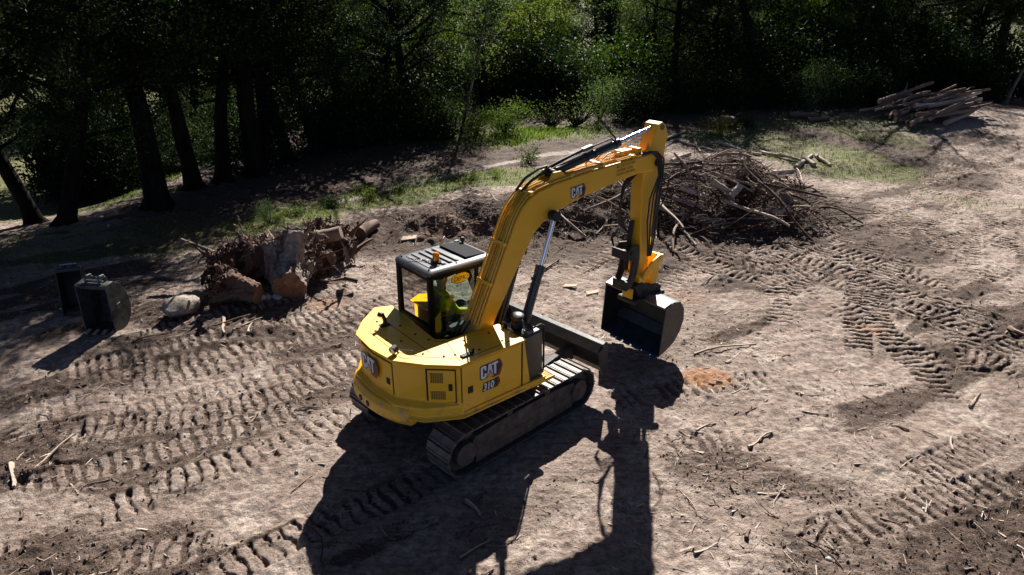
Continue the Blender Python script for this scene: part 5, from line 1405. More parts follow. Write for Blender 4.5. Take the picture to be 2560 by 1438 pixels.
for (a, b_, r, lab) in (((1800, 315), (1835, 318), 0.28, 'short dark log lying at the edge of the grass by the yellow bush'), ((1975, 292), (2040, 297), 0.14, 'dark log lying in shade along the forest edge'), ((2020, 305), (2070, 300), 0.10, 'thin dark log lying in shade beside a second log'), ((900, 598), (940, 575), 0.16, 'dark log lying behind the right end of the stumps')):
    xa, ya = G(*a); xb, yb_ = G(*b_)
    branch_obj('log', (xa, ya, surf(xa, ya) + r * 0.8), (xb, yb_, surf(xb, yb_) + r * 0.8), r, 0.02, 'darkwood', rb, 6, 10, 0.85, 0, lab, 'log')

tex_r = bpy.data.textures.new('gnarl', 'CLOUDS'); tex_r.noise_scale = 0.06; tex_r.noise_depth = 3
def gnarl(o, strength, sub=1):
    s_ = o.modifiers.new('sub', 'SUBSURF'); s_.levels = sub; s_.render_levels = sub; s_.subdivision_type = 'SIMPLE'
    d_ = o.modifiers.new('disp', 'DISPLACE'); d_.texture = tex_r; d_.strength = strength; d_.mid_level = 0.5; d_.texture_coords = 'GLOBAL'
    return o
# stumps: a trunk length with a flared, torn root plate
def stump(label, base, axis, L_, r, roots, rootL, seed, cut=True, grey=True, fibres=120, mat=None):
    """base = centre of the root plate, axis points from the roots to the sawn end"""
    rr_ = random.Random(seed)
    root = empty('tree_stump', base)
    ax = Vector(axis).normalized()
    s = ax.cross(Vector((0, 0, 1))); s = s.normalized() if s.length > 0.1 else Vector((1, 0, 0)); t = s.cross(ax)
    nseg, ns = 12, 22
    ph = [rr_.uniform(0, 6.28) for _ in range(6)]
    rings = []
    for i in range(nseg):
        f = i / (nseg - 1)
        c = ax * (f * L_) + s * 0.05 * math.sin(f * 3 + ph[0]) + t * 0.04 * math.sin(f * 4 + ph[1])
        fl = 1 + 0.75 * (1 - f) ** 2.5
        ring = []
        for j in range(ns):
            a = 2 * math.pi * j / ns
            rr2 = r * fl * (1 + (0.10 + 0.18 * (1 - f)) * math.sin(3 * a + ph[2]) + (0.06 + 0.12 * (1 - f)) * math.sin(5 * a + ph[3] + f) + rr_.uniform(-0.06, 0.06) * (1 + 3.5 * (1 - f) ** 4))
            ring.append(c + s * (math.cos(a) * rr2) + t * (math.sin(a) * rr2) - ax * (0.5 * r * rr_.random() if i == 0 else 0))
        rings.append(ring)
    c0 = ax * -0.2 * r; rings = [[c0 + (Vector(p_) - c0) * 0.5 - ax * (0.5 * r * rr_.random()) for p_ in rings[0]]] + rings
    if not cut: rings = [[Vector(p_) * 0.72 for p_ in rg] for rg in rings]
    gnarl(MB().loft(rings).build('trunk', mat or ('stumpwood' if grey else 'rootwood'), root, smooth=60), 0.13 * r / 0.3, 2)
    if cut:
        c = sum((Vector(p) for p in rings[-1]), Vector()) / ns
        MB().loft([[Vector(p).lerp(c, 0.05) + ax * 0.004 for p in rings[-1]], [Vector(p).lerp(c, 0.06) + ax * 0.016 for p in rings[-1]]]).build('sawn_face', 'cutface', root, smooth=30)
    roots = int(roots * 1.7)
    for k in range(roots):
        a = 2 * math.pi * (k + rr_.uniform(-0.3, 0.3)) / roots
        out = (s * math.cos(a) + t * math.sin(a))
        Lr = rootL * rr_.uniform(0.45, 1.15)
        p = ax * (0.05 * L_) + out * r * 1.1
        pts = [p]; d = (out * 0.9 - ax * rr_.uniform(0.0, 0.6)).normalized()
        for q in range(5):
            d = (d + Vector((rr_.gauss(0, 0.42), rr_.gauss(0, 0.42), rr_.gauss(-0.05, 0.38))) - ax * 0.05).normalized()
            p = p + d * Lr / 5
            wz = base[2] + p.z
            if wz < 0.06: p.z += 0.06 - wz; d.z = abs(d.z) * 0.4
            pts.append(p.copy())
        r0 = r * (0.07 + 0.27 * rr_.random() ** 1.7)
        mb = MB().tube(pts, [r0 * (1 - 0.75 * q / 5) * rr_.uniform(0.85, 1.15) for q in range(6)], 8, True, 0.18, rr_)
        for q in range(rr_.randint(1, 3)):
            i = rr_.randint(2, 4); dd = Vector((rr_.gauss(0, 1), rr_.gauss(0, 1), rr_.gauss(0, 1))).normalized()
            e = pts[i] + dd * Lr * rr_.uniform(0.15, 0.4)
            e.z = max(e.z, 0.03 - base[2])
            mb.tube([pts[i], (pts[i] + e) / 2 + Vector((0, 0, 0.02)), e], [r0 * 0.35, r0 * 0.22, 0.006], 5)
        gnarl(mb.build('root', 'rootwood' if rr_.random() < 0.75 else 'darkwood', root, smooth=60), 0.10)
    if fibres:
        mb = MB()
        for k in range(int(fibres * 1.8)):
            a = rr_.uniform(0, 6.28); q = math.sqrt(rr_.random()) * r * 1.9
            out = (s * math.cos(a) + t * math.sin(a))
            p0 = out * q + ax * rr_.uniform(-0.05, 0.12)
            d = (out * rr_.uniform(0.1, 0.9) - ax * rr_.uniform(0.2, 1.0) + Vector((rr_.gauss(0, 0.3), rr_.gauss(0, 0.3), rr_.gauss(0, 0.3)))).normalized() * rr_.uniform(0.04, 0.24) * (r / 0.3)
            e = p0 + d; e.z = max(e.z, 0.02 - base[2])
            mb.tube([p0, (p0 + e) / 2 + Vector((rr_.gauss(0, 0.02), rr_.gauss(0, 0.02), 0.01)), e], [rr_.uniform(0.006, 0.028), rr_.uniform(0.005, 0.016), 0.002], 4)
        o = mb.build('torn_fibres', 'rootwood', root, smooth=50); o['kind'] = 'stuff'
    return tag(root, label, 'stump', 'uprooted stumps')
def gp_(u_, v_, z):
    x, y = G(u_, v_); return (x, y, surf(x, y) + z)
stump('big grey stump with its orange sawn end facing the excavator', gp_(735, 705, 0.52), (0.16, -0.90, -0.30), 0.95, 0.33, 12, 0.72, 3, True, True, 170)
stump('dark root mass with one pale broken limb at the left of the stumps', gp_(575, 715, 0.42), (-0.75, 0.5, 0.05), 0.6, 0.25, 15, 0.75, 5, False, False, 240)
stump('low brown stump with torn fibrous side beside the boulder', gp_(565, 750, 0.30), (0.95, -0.15, -0.15), 0.75, 0.21, 9, 0.6, 6, True, False, 150)
stump('upturned stump with spiky reddish roots pointing up', gp_(680, 672, 0.42), (0.1, 0.3, -1.0), 0.42, 0.24, 16, 0.55, 8, False, False, 260)
stump('broad brown root ball behind the other stumps', gp_(828, 645, 0.34), (0.3, 0.9, 0.15), 0.8, 0.33, 14, 0.55, 9, False, False, 320, 'rootwood')
stump('brown stump lying under the upturned roots', gp_(650, 700, 0.45), (0.35, -0.6, 0.3), 0.6, 0.28, 10, 0.7, 14, False, False, 200)
stump('small split stump leaning on the grey one', gp_(800, 690, 0.40), (0.8, -0.35, 0.2), 0.55, 0.20, 9, 0.6, 17, False, False, 140)
stump('reddish torn root wad in the middle of the big brush heap', (BC[0] + 0.9, BC[1] - 1.0, surf(BC[0] + 0.9, BC[1] - 1.0) + 0.55), (0.1, 0.8, 0.2), 0.5, 0.28, 9, 0.45, 23, False, False, 260)
stump('dark root wad at the right end of the big brush heap', (BC[0] + 2.9, BC[1] + 0.4, heap(BC[0] + 2.9, BC[1] + 0.4) + 0.12), (0.5, 0.8, 0.1), 0.6, 0.24, 9, 0.5, 24, False, False, 140)
rb = random.Random(19)
for k in range(30):
    u_, v_ = rb.uniform(540, 900), rb.uniform(640, 725)
    p = Vector(gp_(u_, v_, rb.uniform(0.15, 0.62))); d = Vector((rb.gauss(0, 1), rb.gauss(0, 0.8), rb.gauss(0.25, 0.5))).normalized() * rb.uniform(0.35, 0.85)
    e = p + d; e.z = max(e.z, 0.05)
    branch_obj('wood_shard', p, e, rb.uniform(0.03, 0.095), 0.06, rb.choice(('rootwood', 'rootwood', 'darkwood', 'limb')), rb, 6, 6, 0.12, rb.choice((0, 1, 2)), 'splintered piece of root wood jammed among the uprooted stumps', 'wood shard', 'broken wood among the stumps')
for k in range(16):
    x, y = rb.gauss(0.9, 1.9), 17.9 + rb.gauss(0, 0.8); a = rb.uniform(0, 6.28); L_ = rb.uniform(0.6, 1.6)
    xb, yb_ = x + L_ * math.cos(a), y + L_ * math.sin(a); r = rb.uniform(0.015, 0.045)
    branch_obj('branch', (x, y, surf(x, y) + r), (xb, yb_, surf(xb, yb_) + r + rb.uniform(0, 0.15)), r, 0.05, rb.choice(('wood', 'limb')), rb, 6, 7, 0.5, rb.choice((0, 1)), 'broken branch half buried in the churned soil behind the boom', 'branch', 'branches in the churned soil')
rb = random.Random(9)
p = Vector(gp_(545, 700, 0.62)); branch_obj('log', p, p + Vector((-0.75, 0.25, 0.22)), 0.07, 0.03, 'palewood', rb, 5, 9, 0.8, 1, 'pale broken limb poking out of the stumps towards the shade', 'log')
p = Vector(gp_(800, 668, 0.72)); branch_obj('log', p, p + Vector((0.55, 0.05, 0.10)), 0.16, 0.03, 'palewood', rb, 6, 11, 0.9, 0, 'short thick log resting across the top of the stumps', 'log')
for k, (u_, v_, h_, w_) in enumerate(((785, 680, 0.62, 0.22), (812, 688, 0.42, 0.13), (768, 672, 0.50, 0.10))):
    b0 = Vector(gp_(u_, v_, 0.28)); sl = MB()
    sl.loft([[(-w_ / 2, -0.03, 0), (w_ / 2, -0.03, 0), (w_ / 2, 0.03, 0), (-w_ / 2, 0.03, 0)], [(-w_ / 2, -0.03, h_ * 0.5), (w_ / 2, -0.025, h_ * 0.5), (w_ / 2, 0.03, h_ * 0.5), (-w_ / 2, 0.03, h_ * 0.5)], [(-w_ / 2.2, -0.02, h_), (w_ / 2.4, -0.02, h_ * 0.94), (w_ / 2.4, 0.02, h_ * 0.93), (-w_ / 2.2, 0.02, h_ * 0.98)]])
    o = sl.build('wood_slab', 'darkwood', None, 0.006); o.location = b0; o.rotation_euler = (R(-12), R(6 * (k - 1)), R(-15))
    tag(o, ('wide split slab', 'narrow split slab', 'slim broken slab')[k] + ' of wood standing upright among the stumps', 'wood slab')
for k, (u_, v_) in enumerate(((1022, 596),)):
    x, y = G(u_, v_); o = MB().prism_z([(-0.22, -0.08), (0.15, -0.12), (0.24, 0.05), (-0.12, 0.12)], 0, 0.03).build('bark_slab', 'palecut', None, 0.005)
    o.location = (x, y, surf(x, y) + 0.03); o.rotation_euler = (R(8), R(-5), 0.3); tag(o, 'pale flat slab of wood lying behind the cab roof', 'wood slab')
for k, (u_, v_) in enumerate(((1425, 718), (1480, 735), (1640, 640))):
    x, y = G(u_, v_); o = MB().prism_z([(-0.16, -0.05), (0.12, -0.07), (0.18, 0.04), (-0.1, 0.08)], 0, 0.02).build('bark_slab', 'palecut', None, 0.004)
    o.location = (x, y, surf(x, y) + 0.02); o.rotation_euler = (R(5), R(-4), 0.4 * k); tag(o, 'small pale chunk of wood on dirt between cab and digging bucket', 'wood slab', 'pale wood chunks before the bucket')

# ------------------------------------------------------------------ litter
def ground_litter(g, n):
    u_ = g.uniform(0, 1, n); v_ = g.uniform(0, 1, n)
    y = 5.0 * (30 / 5.0) ** u_; x = (v_ * 2 - 1) * (0.78 * y + 1.5)
    dens = fbm(x, y, 0.45, 3, 4) + 0.35 * surf_v(x, y, 3) + 0.7 * np.exp(-((np.hypot(x - 2.6, (y - 10.9))) / 2.2) ** 2) + 0.6 * np.exp(-((np.hypot(x + 4.4, (y - 13.0))) / 3.0) ** 2) + 0.6 * np.exp(-((np.hypot((x - BC[0]) / 1.6, (y - BC[1]))) / 3.6) ** 2)
    k = (dens + g.uniform(-0.30, 0.30, n) > 0.10) & ~((x > -2.4) & (x < 1.5) & (y > 7.2) & (y < 10.8))
    k &= g.uniform(0, 1, n) < np.clip(0.35 + (y - 6) / 9.0, 0, 1)
    x, y = x[k], y[k]; n = len(x)
    L_ = 0.02 + 0.20 * g.random(n) ** 4.0; az = g.uniform(0, 2 * math.pi, n)
    D = np.stack([np.cos(az) * L_, np.sin(az) * L_, g.normal(0.0, 0.10, n) * L_], 1)
    return np.stack([x, y, surf_v(x, y) + 0.008], 1), D, np.minimum(0.003 + 0.010 * g.random(n) ** 2, L_ * 0.15)
twigs('wood_litter', 44000, ground_litter, 'chip', 'pale bark chips and short twigs scattered over the dirt', 'litter', rr_=9)
def clods():
    g = np.random.default_rng(4); n = 26000
    u_ = g.uniform(0, 1, n); v_ = g.uniform(0, 1, n)
    y = 5.0 * (30 / 5.0) ** u_; x = (v_ * 2 - 1) * (0.78 * y + 1.5)
    k = (surf_v(x, y, 3) + g.uniform(-0.3, 0.15, n) > 0.18) & ~((x > -2.4) & (x < 1.5) & (y > 7.2) & (y < 10.8))
    x, y = x[k], y[k]; n = len(x)
    r = 0.005 + 0.020 * g.random(n) ** 3
    octa = np.array([(1, 0, 0), (0, 1, 0), (-1, 0, 0), (0, -1, 0), (0, 0, 0.8), (0, 0, -0.8)], float)
    V = octa[None] * (1 + g.uniform(-0.6, 0.6, (n, 6, 1))) * r[:, None, None]
    a = g.uniform(0, 6.28, n); c, s = np.cos(a)[:, None], np.sin(a)[:, None]
    V = np.stack([V[..., 0] * c - V[..., 1] * s, V[..., 0] * s + V[..., 1] * c, V[..., 2]], -1)
    V += np.stack([x, y, surf_v(x, y) + r * 0.3], 1)[:, None]
    tri = np.array([(0, 1, 4), (1, 2, 4), (2, 3, 4), (3, 0, 4), (1, 0, 5), (2, 1, 5), (3, 2, 5), (0, 3, 5)])
    F = (np.arange(n)[:, None, None] * 6 + tri[None]).reshape(-1, 3)
    o = np_mesh('soil_clods', V.reshape(-1, 3), F, 'clod')
    tag(o, 'dark crumbs and clods of churned soil on the dirt', 'soil', None, 'stuff')
clods()
def grass_blades():
    g = np.random.default_rng(14); n = 260000
    y = g.uniform(8, 46, n); x = (g.uniform(0, 1, n) * 2 - 1) * (0.78 * y + 1.5)
    w = surf_v(x, y, 4)
    k = (w * (0.5 + 1.1 * vnoise(x * 2.2, y * 2.2, 1)) > g.uniform(0.08, 0.9, n)) & (x > -13)
    x, y = x[k], y[k]; n = len(x)
    tall = np.exp(-(((x - 0.9) / 2.4) ** 2 + ((y - 30.0) / 2.4) ** 2))
    h = g.uniform(0.03, 0.11, n) * (1 + 3.0 * tall); a = g.uniform(0, 6.28, n); wd = 0.004 + 0.0006 * y
    z = surf_v(x, y)
    dx, dy = np.cos(a) * wd, np.sin(a) * wd
    le = g.normal(0, 0.35, (n, 2)) * h[:, None]
    V = np.stack([np.stack([x - dx, y - dy, z - 0.01], 1), np.stack([x + dx, y + dy, z - 0.01], 1), np.stack([x + le[:, 0], y + le[:, 1], z + h], 1)], 1)
    o = np_mesh('grass', V.reshape(-1, 3), np.arange(n * 3).reshape(-1, 3), 'grass')
    tag(o, 'short patchy green grass along the edges of the clearing', 'grass', None, 'stuff')
grass_blades()

# ------------------------------------------------------------------ trees and shrubs
def leaf_mesh(name, C, sig, n, size, mat, seed, parent, droop=0.2, slim=0.5):
    """n small folded leaves spread round the cluster centres C"""
    g = np.random.default_rng(seed)
    k = g.integers(0, len(C), n)
    P_ = np.asarray(C)[k] + g.normal(0, 1, (n, 3)) * np.asarray(sig)
    L_ = size * g.uniform(0.6, 1.4, n)
    d = g.normal(0, 1, (n, 3)); d[:, 2] -= droop; d /= np.linalg.norm(d, axis=1, keepdims=True)
    s = np.cross(d, g.normal(0, 1, (n, 3))); s /= np.linalg.norm(s, axis=1, keepdims=True); nn = np.cross(d, s)
    w = (L_ * slim)[:, None] * 0.5; L2 = L_[:, None]
    V = np.stack([P_ - d * L2 * 0.5, P_ + s * w + nn * w * 0.35, P_ + d * L2 * 0.5, P_ - s * w + nn * w * 0.35], 1)
    base = np.arange(n)[:, None] * 4
    F = np.concatenate([base + np.array([0, 1, 2]), base + np.array([0, 2, 3])], 0)
    return np_mesh(name, V.reshape(-1, 3), F, mat, parent)

def make_tree(name, seed, H, cr, bh, tr, nl, leaf, size, mat, bark='bark', lean=0.0, flat=0.5, sig=0.38, slim=0.5, fork=False):
    rr_ = random.Random(seed)
    root = empty(name)
    mb = MB(); clusters = []
    pts = []; p = Vector((0, 0, -0.15)); d = Vector((lean, 0, 1)).normalized()
    nseg = 9
    for i in range(nseg):
        pts.append(p.copy()); d = (d + Vector((rr_.gauss(0, 0.06), rr_.gauss(0, 0.06), 0.03))).normalized(); p = p + d * (H * 0.86 / (nseg - 1))
    pts.insert(1, pts[0].lerp(pts[1], 0.35)); nseg += 1
    rs = [tr * (1.75 if i == 0 else 1.12 if i == 1 else 1.0) * (1 - 0.72 * i / (nseg - 1)) for i in range(nseg)]
    mb.tube(pts, rs, 10, True, 0.07, rr_)
    def at(z):
        for i in range(nseg - 1):
            if pts[i + 1].z > z: break
        f = (z - pts[i].z) / max(1e-6, pts[i + 1].z - pts[i].z)
        return pts[i].lerp(pts[i + 1], min(max(f, 0), 1)), rs[i]
    for k in range(nl):
        f = (k + rr_.random()) / nl
        z = bh + (H * 0.84 - bh) * f
        o_, r_ = at(z)
        az = k * 2.4 + rr_.uniform(-0.5, 0.5)
        Lb = cr * (0.45 + 0.65 * math.sin(math.pi * min(0.95, 0.25 + 0.72 * (1 - f)))) * rr_.uniform(0.75, 1.15)
        d = Vector((math.cos(az), math.sin(az), flat * rr_.uniform(0.3, 1.3))).normalized()
        q = o_.copy(); lp = [q.copy()]
        for j in range(5):
            d = (d + Vector((rr_.gauss(0, 0.16), rr_.gauss(0, 0.16), rr_.gauss(0.02, 0.12)))).normalized(); q = q + d * Lb / 5; lp.append(q.copy())
        r0 = max(0.018, min(r_ * 0.55, 0.03 * Lb + 0.01))
        mb.tube(lp, [r0 * (1 - 0.8 * j / 5) for j in range(6)], 6)
        for j in range(6):
            i = rr_.randint(2, 5); dd = Vector((rr_.gauss(0, 1), rr_.gauss(0, 1), rr_.gauss(0.1, 0.6))).normalized()
            e = lp[i] + dd * Lb * rr_.uniform(0.15, 0.42)
            mb.tube([lp[i], lp[i].lerp(e, 0.5) + Vector((0, 0, 0.05)), e], [r0 * 0.35, r0 * 0.25, 0.006], 4)
            clusters += [e, lp[i].lerp(e, 0.6)]
        clusters.append(lp[-1])
    mb.build('trunk', bark, root, smooth=50)
    clusters = [tuple(c) for c in clusters if c.z > 0.2]
    leaf_mesh('crown', clusters, (sig, sig, sig * 0.7), leaf, size, mat, seed + 50, root, 0.25, slim)
    return root
def make_bush(name, seed, h, w, leaf, size, mat, slim=0.5, stems=7, sig=0.16):
    rr_ = random.Random(seed); root = empty(name); mb = MB(); cl = []
    for k in range(stems):
        az = rr_.uniform(0, 6.28); e = Vector((math.cos(az) * w * rr_.uniform(0.2, 1), math.sin(az) * w * rr_.uniform(0.2, 1), h * rr_.uniform(0.6, 1.05)))
        pts = crooked((0, 0, -0.05), e, 0.08, 5, rr_)
        mb.tube(pts, [0.02 * h * (1 - 0.8 * i / 4) + 0.003 for i in range(5)], 5)
        for q in range(7):
            i = rr_.randint(1, 4); cl.append(tuple(pts[i] + Vector((rr_.gauss(0, 1), rr_.gauss(0, 1), rr_.gauss(0, 0.7))) * w * 0.28))
    mb.build('stem', 'bark', root, smooth=50)
    leaf_mesh('foliage', [(a, b_, max(c, 0.08)) for a, b_, c in cl], (sig * w * 2, sig * w * 2, sig * h), leaf, size, mat, seed + 9, root, 0.1, slim)
    return root

protos = {
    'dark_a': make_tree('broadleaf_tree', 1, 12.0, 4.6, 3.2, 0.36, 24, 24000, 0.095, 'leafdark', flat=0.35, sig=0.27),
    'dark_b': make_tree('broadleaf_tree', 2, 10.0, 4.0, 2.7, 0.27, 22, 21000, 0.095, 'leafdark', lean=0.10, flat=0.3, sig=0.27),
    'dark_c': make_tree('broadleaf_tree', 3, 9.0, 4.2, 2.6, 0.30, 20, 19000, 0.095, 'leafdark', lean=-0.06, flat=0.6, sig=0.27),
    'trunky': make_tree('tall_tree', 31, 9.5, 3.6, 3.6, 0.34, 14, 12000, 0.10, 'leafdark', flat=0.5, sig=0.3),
    'mid_a': make_tree('leafy_tree', 4, 9.0, 3.0, 0.8, 0.15, 22, 12000, 0.17, 'leafmid', flat=0.6, sig=0.30),
    'mid_b': make_tree('leafy_tree', 5, 10.0, 2.6, 1.0, 0.13, 24, 11000, 0.17, 'leafmid', flat=0.8, sig=0.30),
    'grey_a': make_tree('feathery_tree', 6, 9.5, 2.6, 1.2, 0.13, 22, 16000, 0.15, 'leafgrey', flat=0.9, sig=0.36, slim=0.28),
    'grey_b': make_tree('feathery_tree', 7, 8.0, 2.4, 1.0, 0.10, 20, 14000, 0.14, 'leafgrey', 'palebark', flat=0.8, sig=0.34, slim=0.28),
    'slim': make_tree('slender_tree', 8, 9.0, 1.6, 2.6, 0.09, 12, 4500, 0.13, 'leafgrey', 'palebark', lean=0.05, flat=0.8, sig=0.3),
    'far': make_tree('forest_tree', 9, 13.0, 3.6, 1.5, 0.2, 20, 8000, 0.30, 'leafmid', flat=0.5, sig=0.6),
    'bush_d': make_bush('shrub', 11, 1.5, 1.0, 3500, 0.10, 'leafdark'),
    'bush_m': make_bush('shrub', 12, 1.6, 1.1, 3500, 0.11, 'leafmid'),
    'bush_g': make_bush('shrub', 13, 1.8, 1.0, 3600, 0.10, 'leafgrey', 0.3),
    'fern': make_bush('weed', 14, 0.45, 0.3, 500, 0.07, 'leafmid', 0.4, 5),
    'yellow': make_bush('shrub', 15, 0.8, 0.7, 650, 0.09, 'leafyellow'),
    'drybush': make_bush('shrub', 16, 1.2, 1.1, 500, 0.08, 'leafgrey', 0.3, 40),
}
used = set()
def plant(key, x, y, s, rz_, label, cat, group=None, z=None, sz=None):
    pr = protos[key]
    o = pr if key not in used else copy_tree(pr)
    used.add(key)
    o.location = (x, y, (surf(x, y) if z is None else z) - 0.02)
    tl = 0.09 if key.startswith('dark') or key == 'trunky' else 0.0
    o.rotation_euler = (tl * math.sin(7.3 * x + y), tl * math.cos(5.1 * y - x), rz_)
    o.scale = (s, s, s if sz is None else sz)
    o['label'] = label; o['category'] = cat
    if group: o['group'] = group
    elif 'group' in o.keys(): del o['group']
    return o
rt = random.Random(77)
LD = 'tall dark broadleaf tree standing in the shaded wood behind the spare buckets'
GD = 'dark trees of the shaded wood'
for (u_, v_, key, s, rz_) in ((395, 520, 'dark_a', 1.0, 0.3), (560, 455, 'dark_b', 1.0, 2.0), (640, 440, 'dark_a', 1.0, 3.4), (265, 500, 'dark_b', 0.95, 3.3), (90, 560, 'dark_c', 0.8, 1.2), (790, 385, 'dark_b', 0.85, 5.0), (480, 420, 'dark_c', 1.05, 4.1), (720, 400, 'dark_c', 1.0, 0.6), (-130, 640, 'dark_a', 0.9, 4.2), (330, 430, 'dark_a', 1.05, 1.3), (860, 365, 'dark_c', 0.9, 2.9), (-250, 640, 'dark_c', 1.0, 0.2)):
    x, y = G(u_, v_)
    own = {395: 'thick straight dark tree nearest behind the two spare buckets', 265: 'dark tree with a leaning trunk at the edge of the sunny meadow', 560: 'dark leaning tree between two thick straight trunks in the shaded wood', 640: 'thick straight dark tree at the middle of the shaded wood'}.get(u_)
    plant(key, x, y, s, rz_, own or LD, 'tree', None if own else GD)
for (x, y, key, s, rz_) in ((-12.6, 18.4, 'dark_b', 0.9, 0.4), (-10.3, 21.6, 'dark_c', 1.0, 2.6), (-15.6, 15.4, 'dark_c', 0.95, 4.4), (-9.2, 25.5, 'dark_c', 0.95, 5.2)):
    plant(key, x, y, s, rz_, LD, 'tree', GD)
x, y = G(1040, 345)
plant('dark_c', x, y, 1.0, 0.9, 'dark thick-trunked tree standing at the end of the pale wheel path', 'tree')
x, y = G(960, 340)
plant('dark_b', x, y, 0.85, 1.9, 'dark tree just behind the thick-trunked one at the path end', 'tree')
for (x, y, s, rz_, lab) in ((8.6, 38.5, 0.9, 0.3, 'tall black-trunked tree beyond the brush heap in front of sunlit leaves'), (13.4, 39.5, 1.05, 2.0, 'tall dark tree with a heavy trunk between brush heap and log pile'), (19.6, 41.0, 1.15, 4.0, 'tall dark thick tree standing to the near side of the log pile'), (-1.4, 36.0, 0.9, 1.0, 'tall dark tree at the back of the tall grass tufts')):
    plant('trunky', x, y, s, rz_, lab, 'tree')
LR = 'dark tree in the shaded wood behind the log pile'
GR = 'dark trees behind the log pile'
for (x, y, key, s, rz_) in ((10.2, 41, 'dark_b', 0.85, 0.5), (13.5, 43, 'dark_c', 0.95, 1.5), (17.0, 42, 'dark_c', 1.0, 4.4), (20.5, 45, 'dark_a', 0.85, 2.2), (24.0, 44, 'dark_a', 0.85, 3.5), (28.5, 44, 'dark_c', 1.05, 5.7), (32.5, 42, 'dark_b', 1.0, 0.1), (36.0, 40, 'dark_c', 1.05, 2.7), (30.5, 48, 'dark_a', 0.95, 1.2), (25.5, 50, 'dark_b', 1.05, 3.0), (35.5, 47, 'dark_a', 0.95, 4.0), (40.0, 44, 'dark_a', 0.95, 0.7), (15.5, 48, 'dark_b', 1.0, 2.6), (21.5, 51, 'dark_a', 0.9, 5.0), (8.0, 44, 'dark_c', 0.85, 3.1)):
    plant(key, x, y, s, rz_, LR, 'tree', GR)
GM = 'sunlit trees beyond the clearing'
for k in range(38):
    x = rt.uniform(-10, 24); y = rt.uniform(41, 58)
    key = rt.choice(('mid_a', 'mid_b', 'grey_a', 'grey_b', 'mid_a', 'grey_a'))
    s = rt.uniform(0.75, 1.0) * (0.85 if y < 46 else 1.1)
    plant(key, x, y, s, rt.uniform(0, 6.28), {'m': 'sunlit bright green leafy tree beyond the clearing', 'g': 'sunlit grey-green feathery tree beyond the clearing'}[key[0]], 'tree', GM + (', leafy' if key[0] == 'm' else ', feathery'))
for k in range(16):
    x = rt.uniform(-38, -9); y = rt.uniform(47, 60)
    key = rt.choice(('mid_a', 'mid_b', 'grey_a'))
    plant(key, x, y, rt.uniform(0.9, 1.2), rt.uniform(0, 6.28), 'pale sunlit tree across the meadow behind the shaded wood', 'tree', 'trees across the meadow')
for (u_, v_, s) in ((1155, 332, 0.9), (2420, 205, 1.1)):
    x, y = G(u_, v_)
    if v_ < 250: x, y = 27.5, 39.0
    plant('slim', x, y, s, rt.uniform(0, 6.28), 'slender pale-stemmed young tree at the edge of the clearing', 'tree', 'slender trees at the clearing edge')
for k in range(80):
    y = rt.uniform(62, 120); x = rt.uniform(-0.85, 0.85) * y
    plant('far', x, y, rt.uniform(0.8, 1.3), rt.uniform(0, 6.28), 'distant tree on the wooded hillside behind the clearing', 'tree', 'trees on the far hillside', z=gz(x, y))
for (x, y, key, s) in ((34, 52, 'dark_a', 1.1), (39, 54, 'dark_c', 1.3), (44, 50, 'dark_a', 1.1), (29, 55, 'dark_c', 1.3), (48, 56, 'dark_a', 1.2), (36, 60, 'dark_a', 1.3), (42, 62, 'dark_a', 1.3), (24, 58, 'dark_a', 1.2), (43, 46, 'dark_c', 1.1)):
    plant(key, x, y, s, rt.uniform(0, 6.28), LR, 'tree', GR)
for (x, y) in ((-12, 37), (-16, 40), (-9, 39), (-14, 43), (-11, 34)):
    plant(rt.choice(('mid_a', 'grey_a', 'mid_b')), x, y, rt.uniform(0.6, 0.8), rt.uniform(0, 6.28), 'low sunlit tree glimpsed between the dark trunks of the shaded wood', 'tree', 'low trees behind the shaded wood')
# undergrowth
for (u_, v_, key, s, lab) in ((1500, 300, 'bush_g', 1.0, None), (1440, 315, 'drybush', 1.1, None), (1380, 320, 'drybush', 0.9, None), (1560, 300, 'bush_d', 1.0, None), (1620, 290, 'bush_d', 1.1, None), (1740, 280, 'bush_d', 1.1, None), (1260, 335, 'bush_m', 0.8, None), (1130, 345, 'bush_g', 0.9, None), (1190, 340, 'bush_m', 0.7, None), (1080, 350, 'bush_d', 0.9, None), (2060, 262, 'bush_g', 1.0, None), (2000, 268, 'bush_g', 0.9, None), (2110, 262, 'bush_d', 1.1, None), (1860, 272, 'bush_d', 1.2, None), (1940, 268, 'bush_d', 1.1, None), (2190, 262, 'bush_d', 1.1, None), (1680, 275, 'bush_d', 1.2, None)):
    x, y = G(u_, v_)
    plant(key, x, y, s, rt.uniform(0, 6.28), {'bush_d': 'dark shrub in the undergrowth along the far forest edge', 'bush_m': 'bright green shrub in the undergrowth along the far forest edge', 'bush_g': 'grey-green shrub in the undergrowth along the far forest edge', 'drybush': 'bare twiggy shrub in the undergrowth along the far forest edge'}[key], 'shrub', {'bush_d': 'dark undergrowth shrubs', 'bush_m': 'bright green undergrowth shrubs', 'bush_g': 'grey-green undergrowth shrubs', 'drybush': 'bare undergrowth shrubs'}[key])
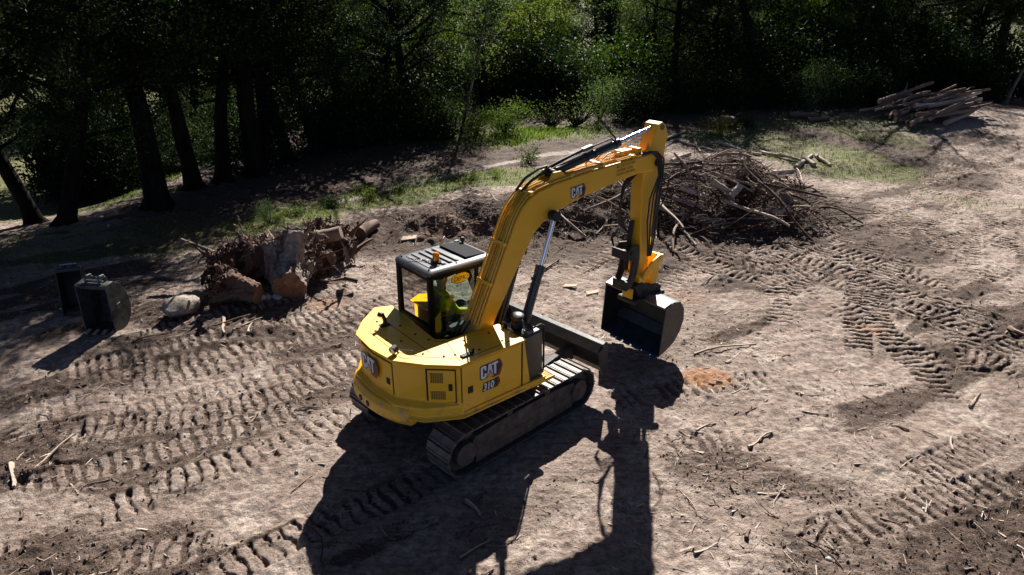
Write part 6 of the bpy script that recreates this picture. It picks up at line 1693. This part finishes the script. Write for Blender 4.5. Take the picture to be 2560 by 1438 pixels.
for k in range(26):
    u_ = rt.uniform(140, 900); v_ = 515 - 0.16 * u_ + rt.uniform(-75, 22)
    x, y = G(u_, v_)
    plant('bush_d', x, y, rt.uniform(0.7, 1.6), rt.uniform(0, 6.28), 'dark shrub growing in the shaded wood on the left bank', 'shrub', 'shrubs in the shaded wood')
for k in range(4):
    u_ = rt.uniform(170, 330); v_ = 505 - 0.13 * u_ + rt.uniform(-25, 25)
    x, y = G(u_, v_)
    plant('bush_d', x, y, rt.uniform(1.8, 2.7), rt.uniform(0, 6.28), 'big dark bush hanging low over the shaded left bank', 'bush', 'big bushes over the shaded bank')
for (u_, v_) in ((820, 372), (880, 358), (935, 350), (985, 345), (900, 335), (1010, 335), (1075, 345)):
    x, y = G(u_, v_)
    plant('bush_d', x, y, rt.uniform(1.3, 1.9), rt.uniform(0, 6.28), 'dark bush between trunks near the end of the pale wheel path', 'bush', 'dark bushes at the path end')
for k in range(64):
    x = rt.uniform(-6, 42); y = rt.uniform(38.5, 42) + (2.5 if x > 18 else 0)
    plant(rt.choice(('bush_d', 'bush_d', 'bush_m')) if x < 14 else 'bush_d', x, y, rt.uniform(1.3, 2.2), rt.uniform(0, 6.28), 'tall shrub filling the gap between trunks at the back', 'shrub', 'tall shrubs between the trunks')
for (u_, v_, key, s, lab) in ((1800, 335, 'yellow', 1.0, 'small yellow-leaved bush at the top of the grassy rise'), (1865, 318, 'fern', 1.6, 'small green weed beside the yellow-leaved bush'), (1320, 405, 'fern', 1.3, 'lone green weed standing in the dark soil above the grass strip'), (672, 560, 'bush_g', 0.30, 'small grey-green bush at the back of the stumps'), (740, 535, 'fern', 0.8, 'low green weed on the grass strip behind the stumps')):
    x, y = G(u_, v_)
    plant(key, x, y, s, rt.uniform(0, 6.28), lab, 'bush' if key != 'fern' else 'weed')
for (u_, v_) in ((900, 480), (930, 500), (1000, 478), (1180, 450), (830, 520), (1240, 445), (700, 550), (1500, 325), (1570, 315)):
    x, y = G(u_, v_)
    plant('fern', x, y, rt.uniform(0.5, 0.9), rt.uniform(0, 6.28), 'tuft of low green weeds in the grass strip', 'weed', 'weeds in the grass strip')
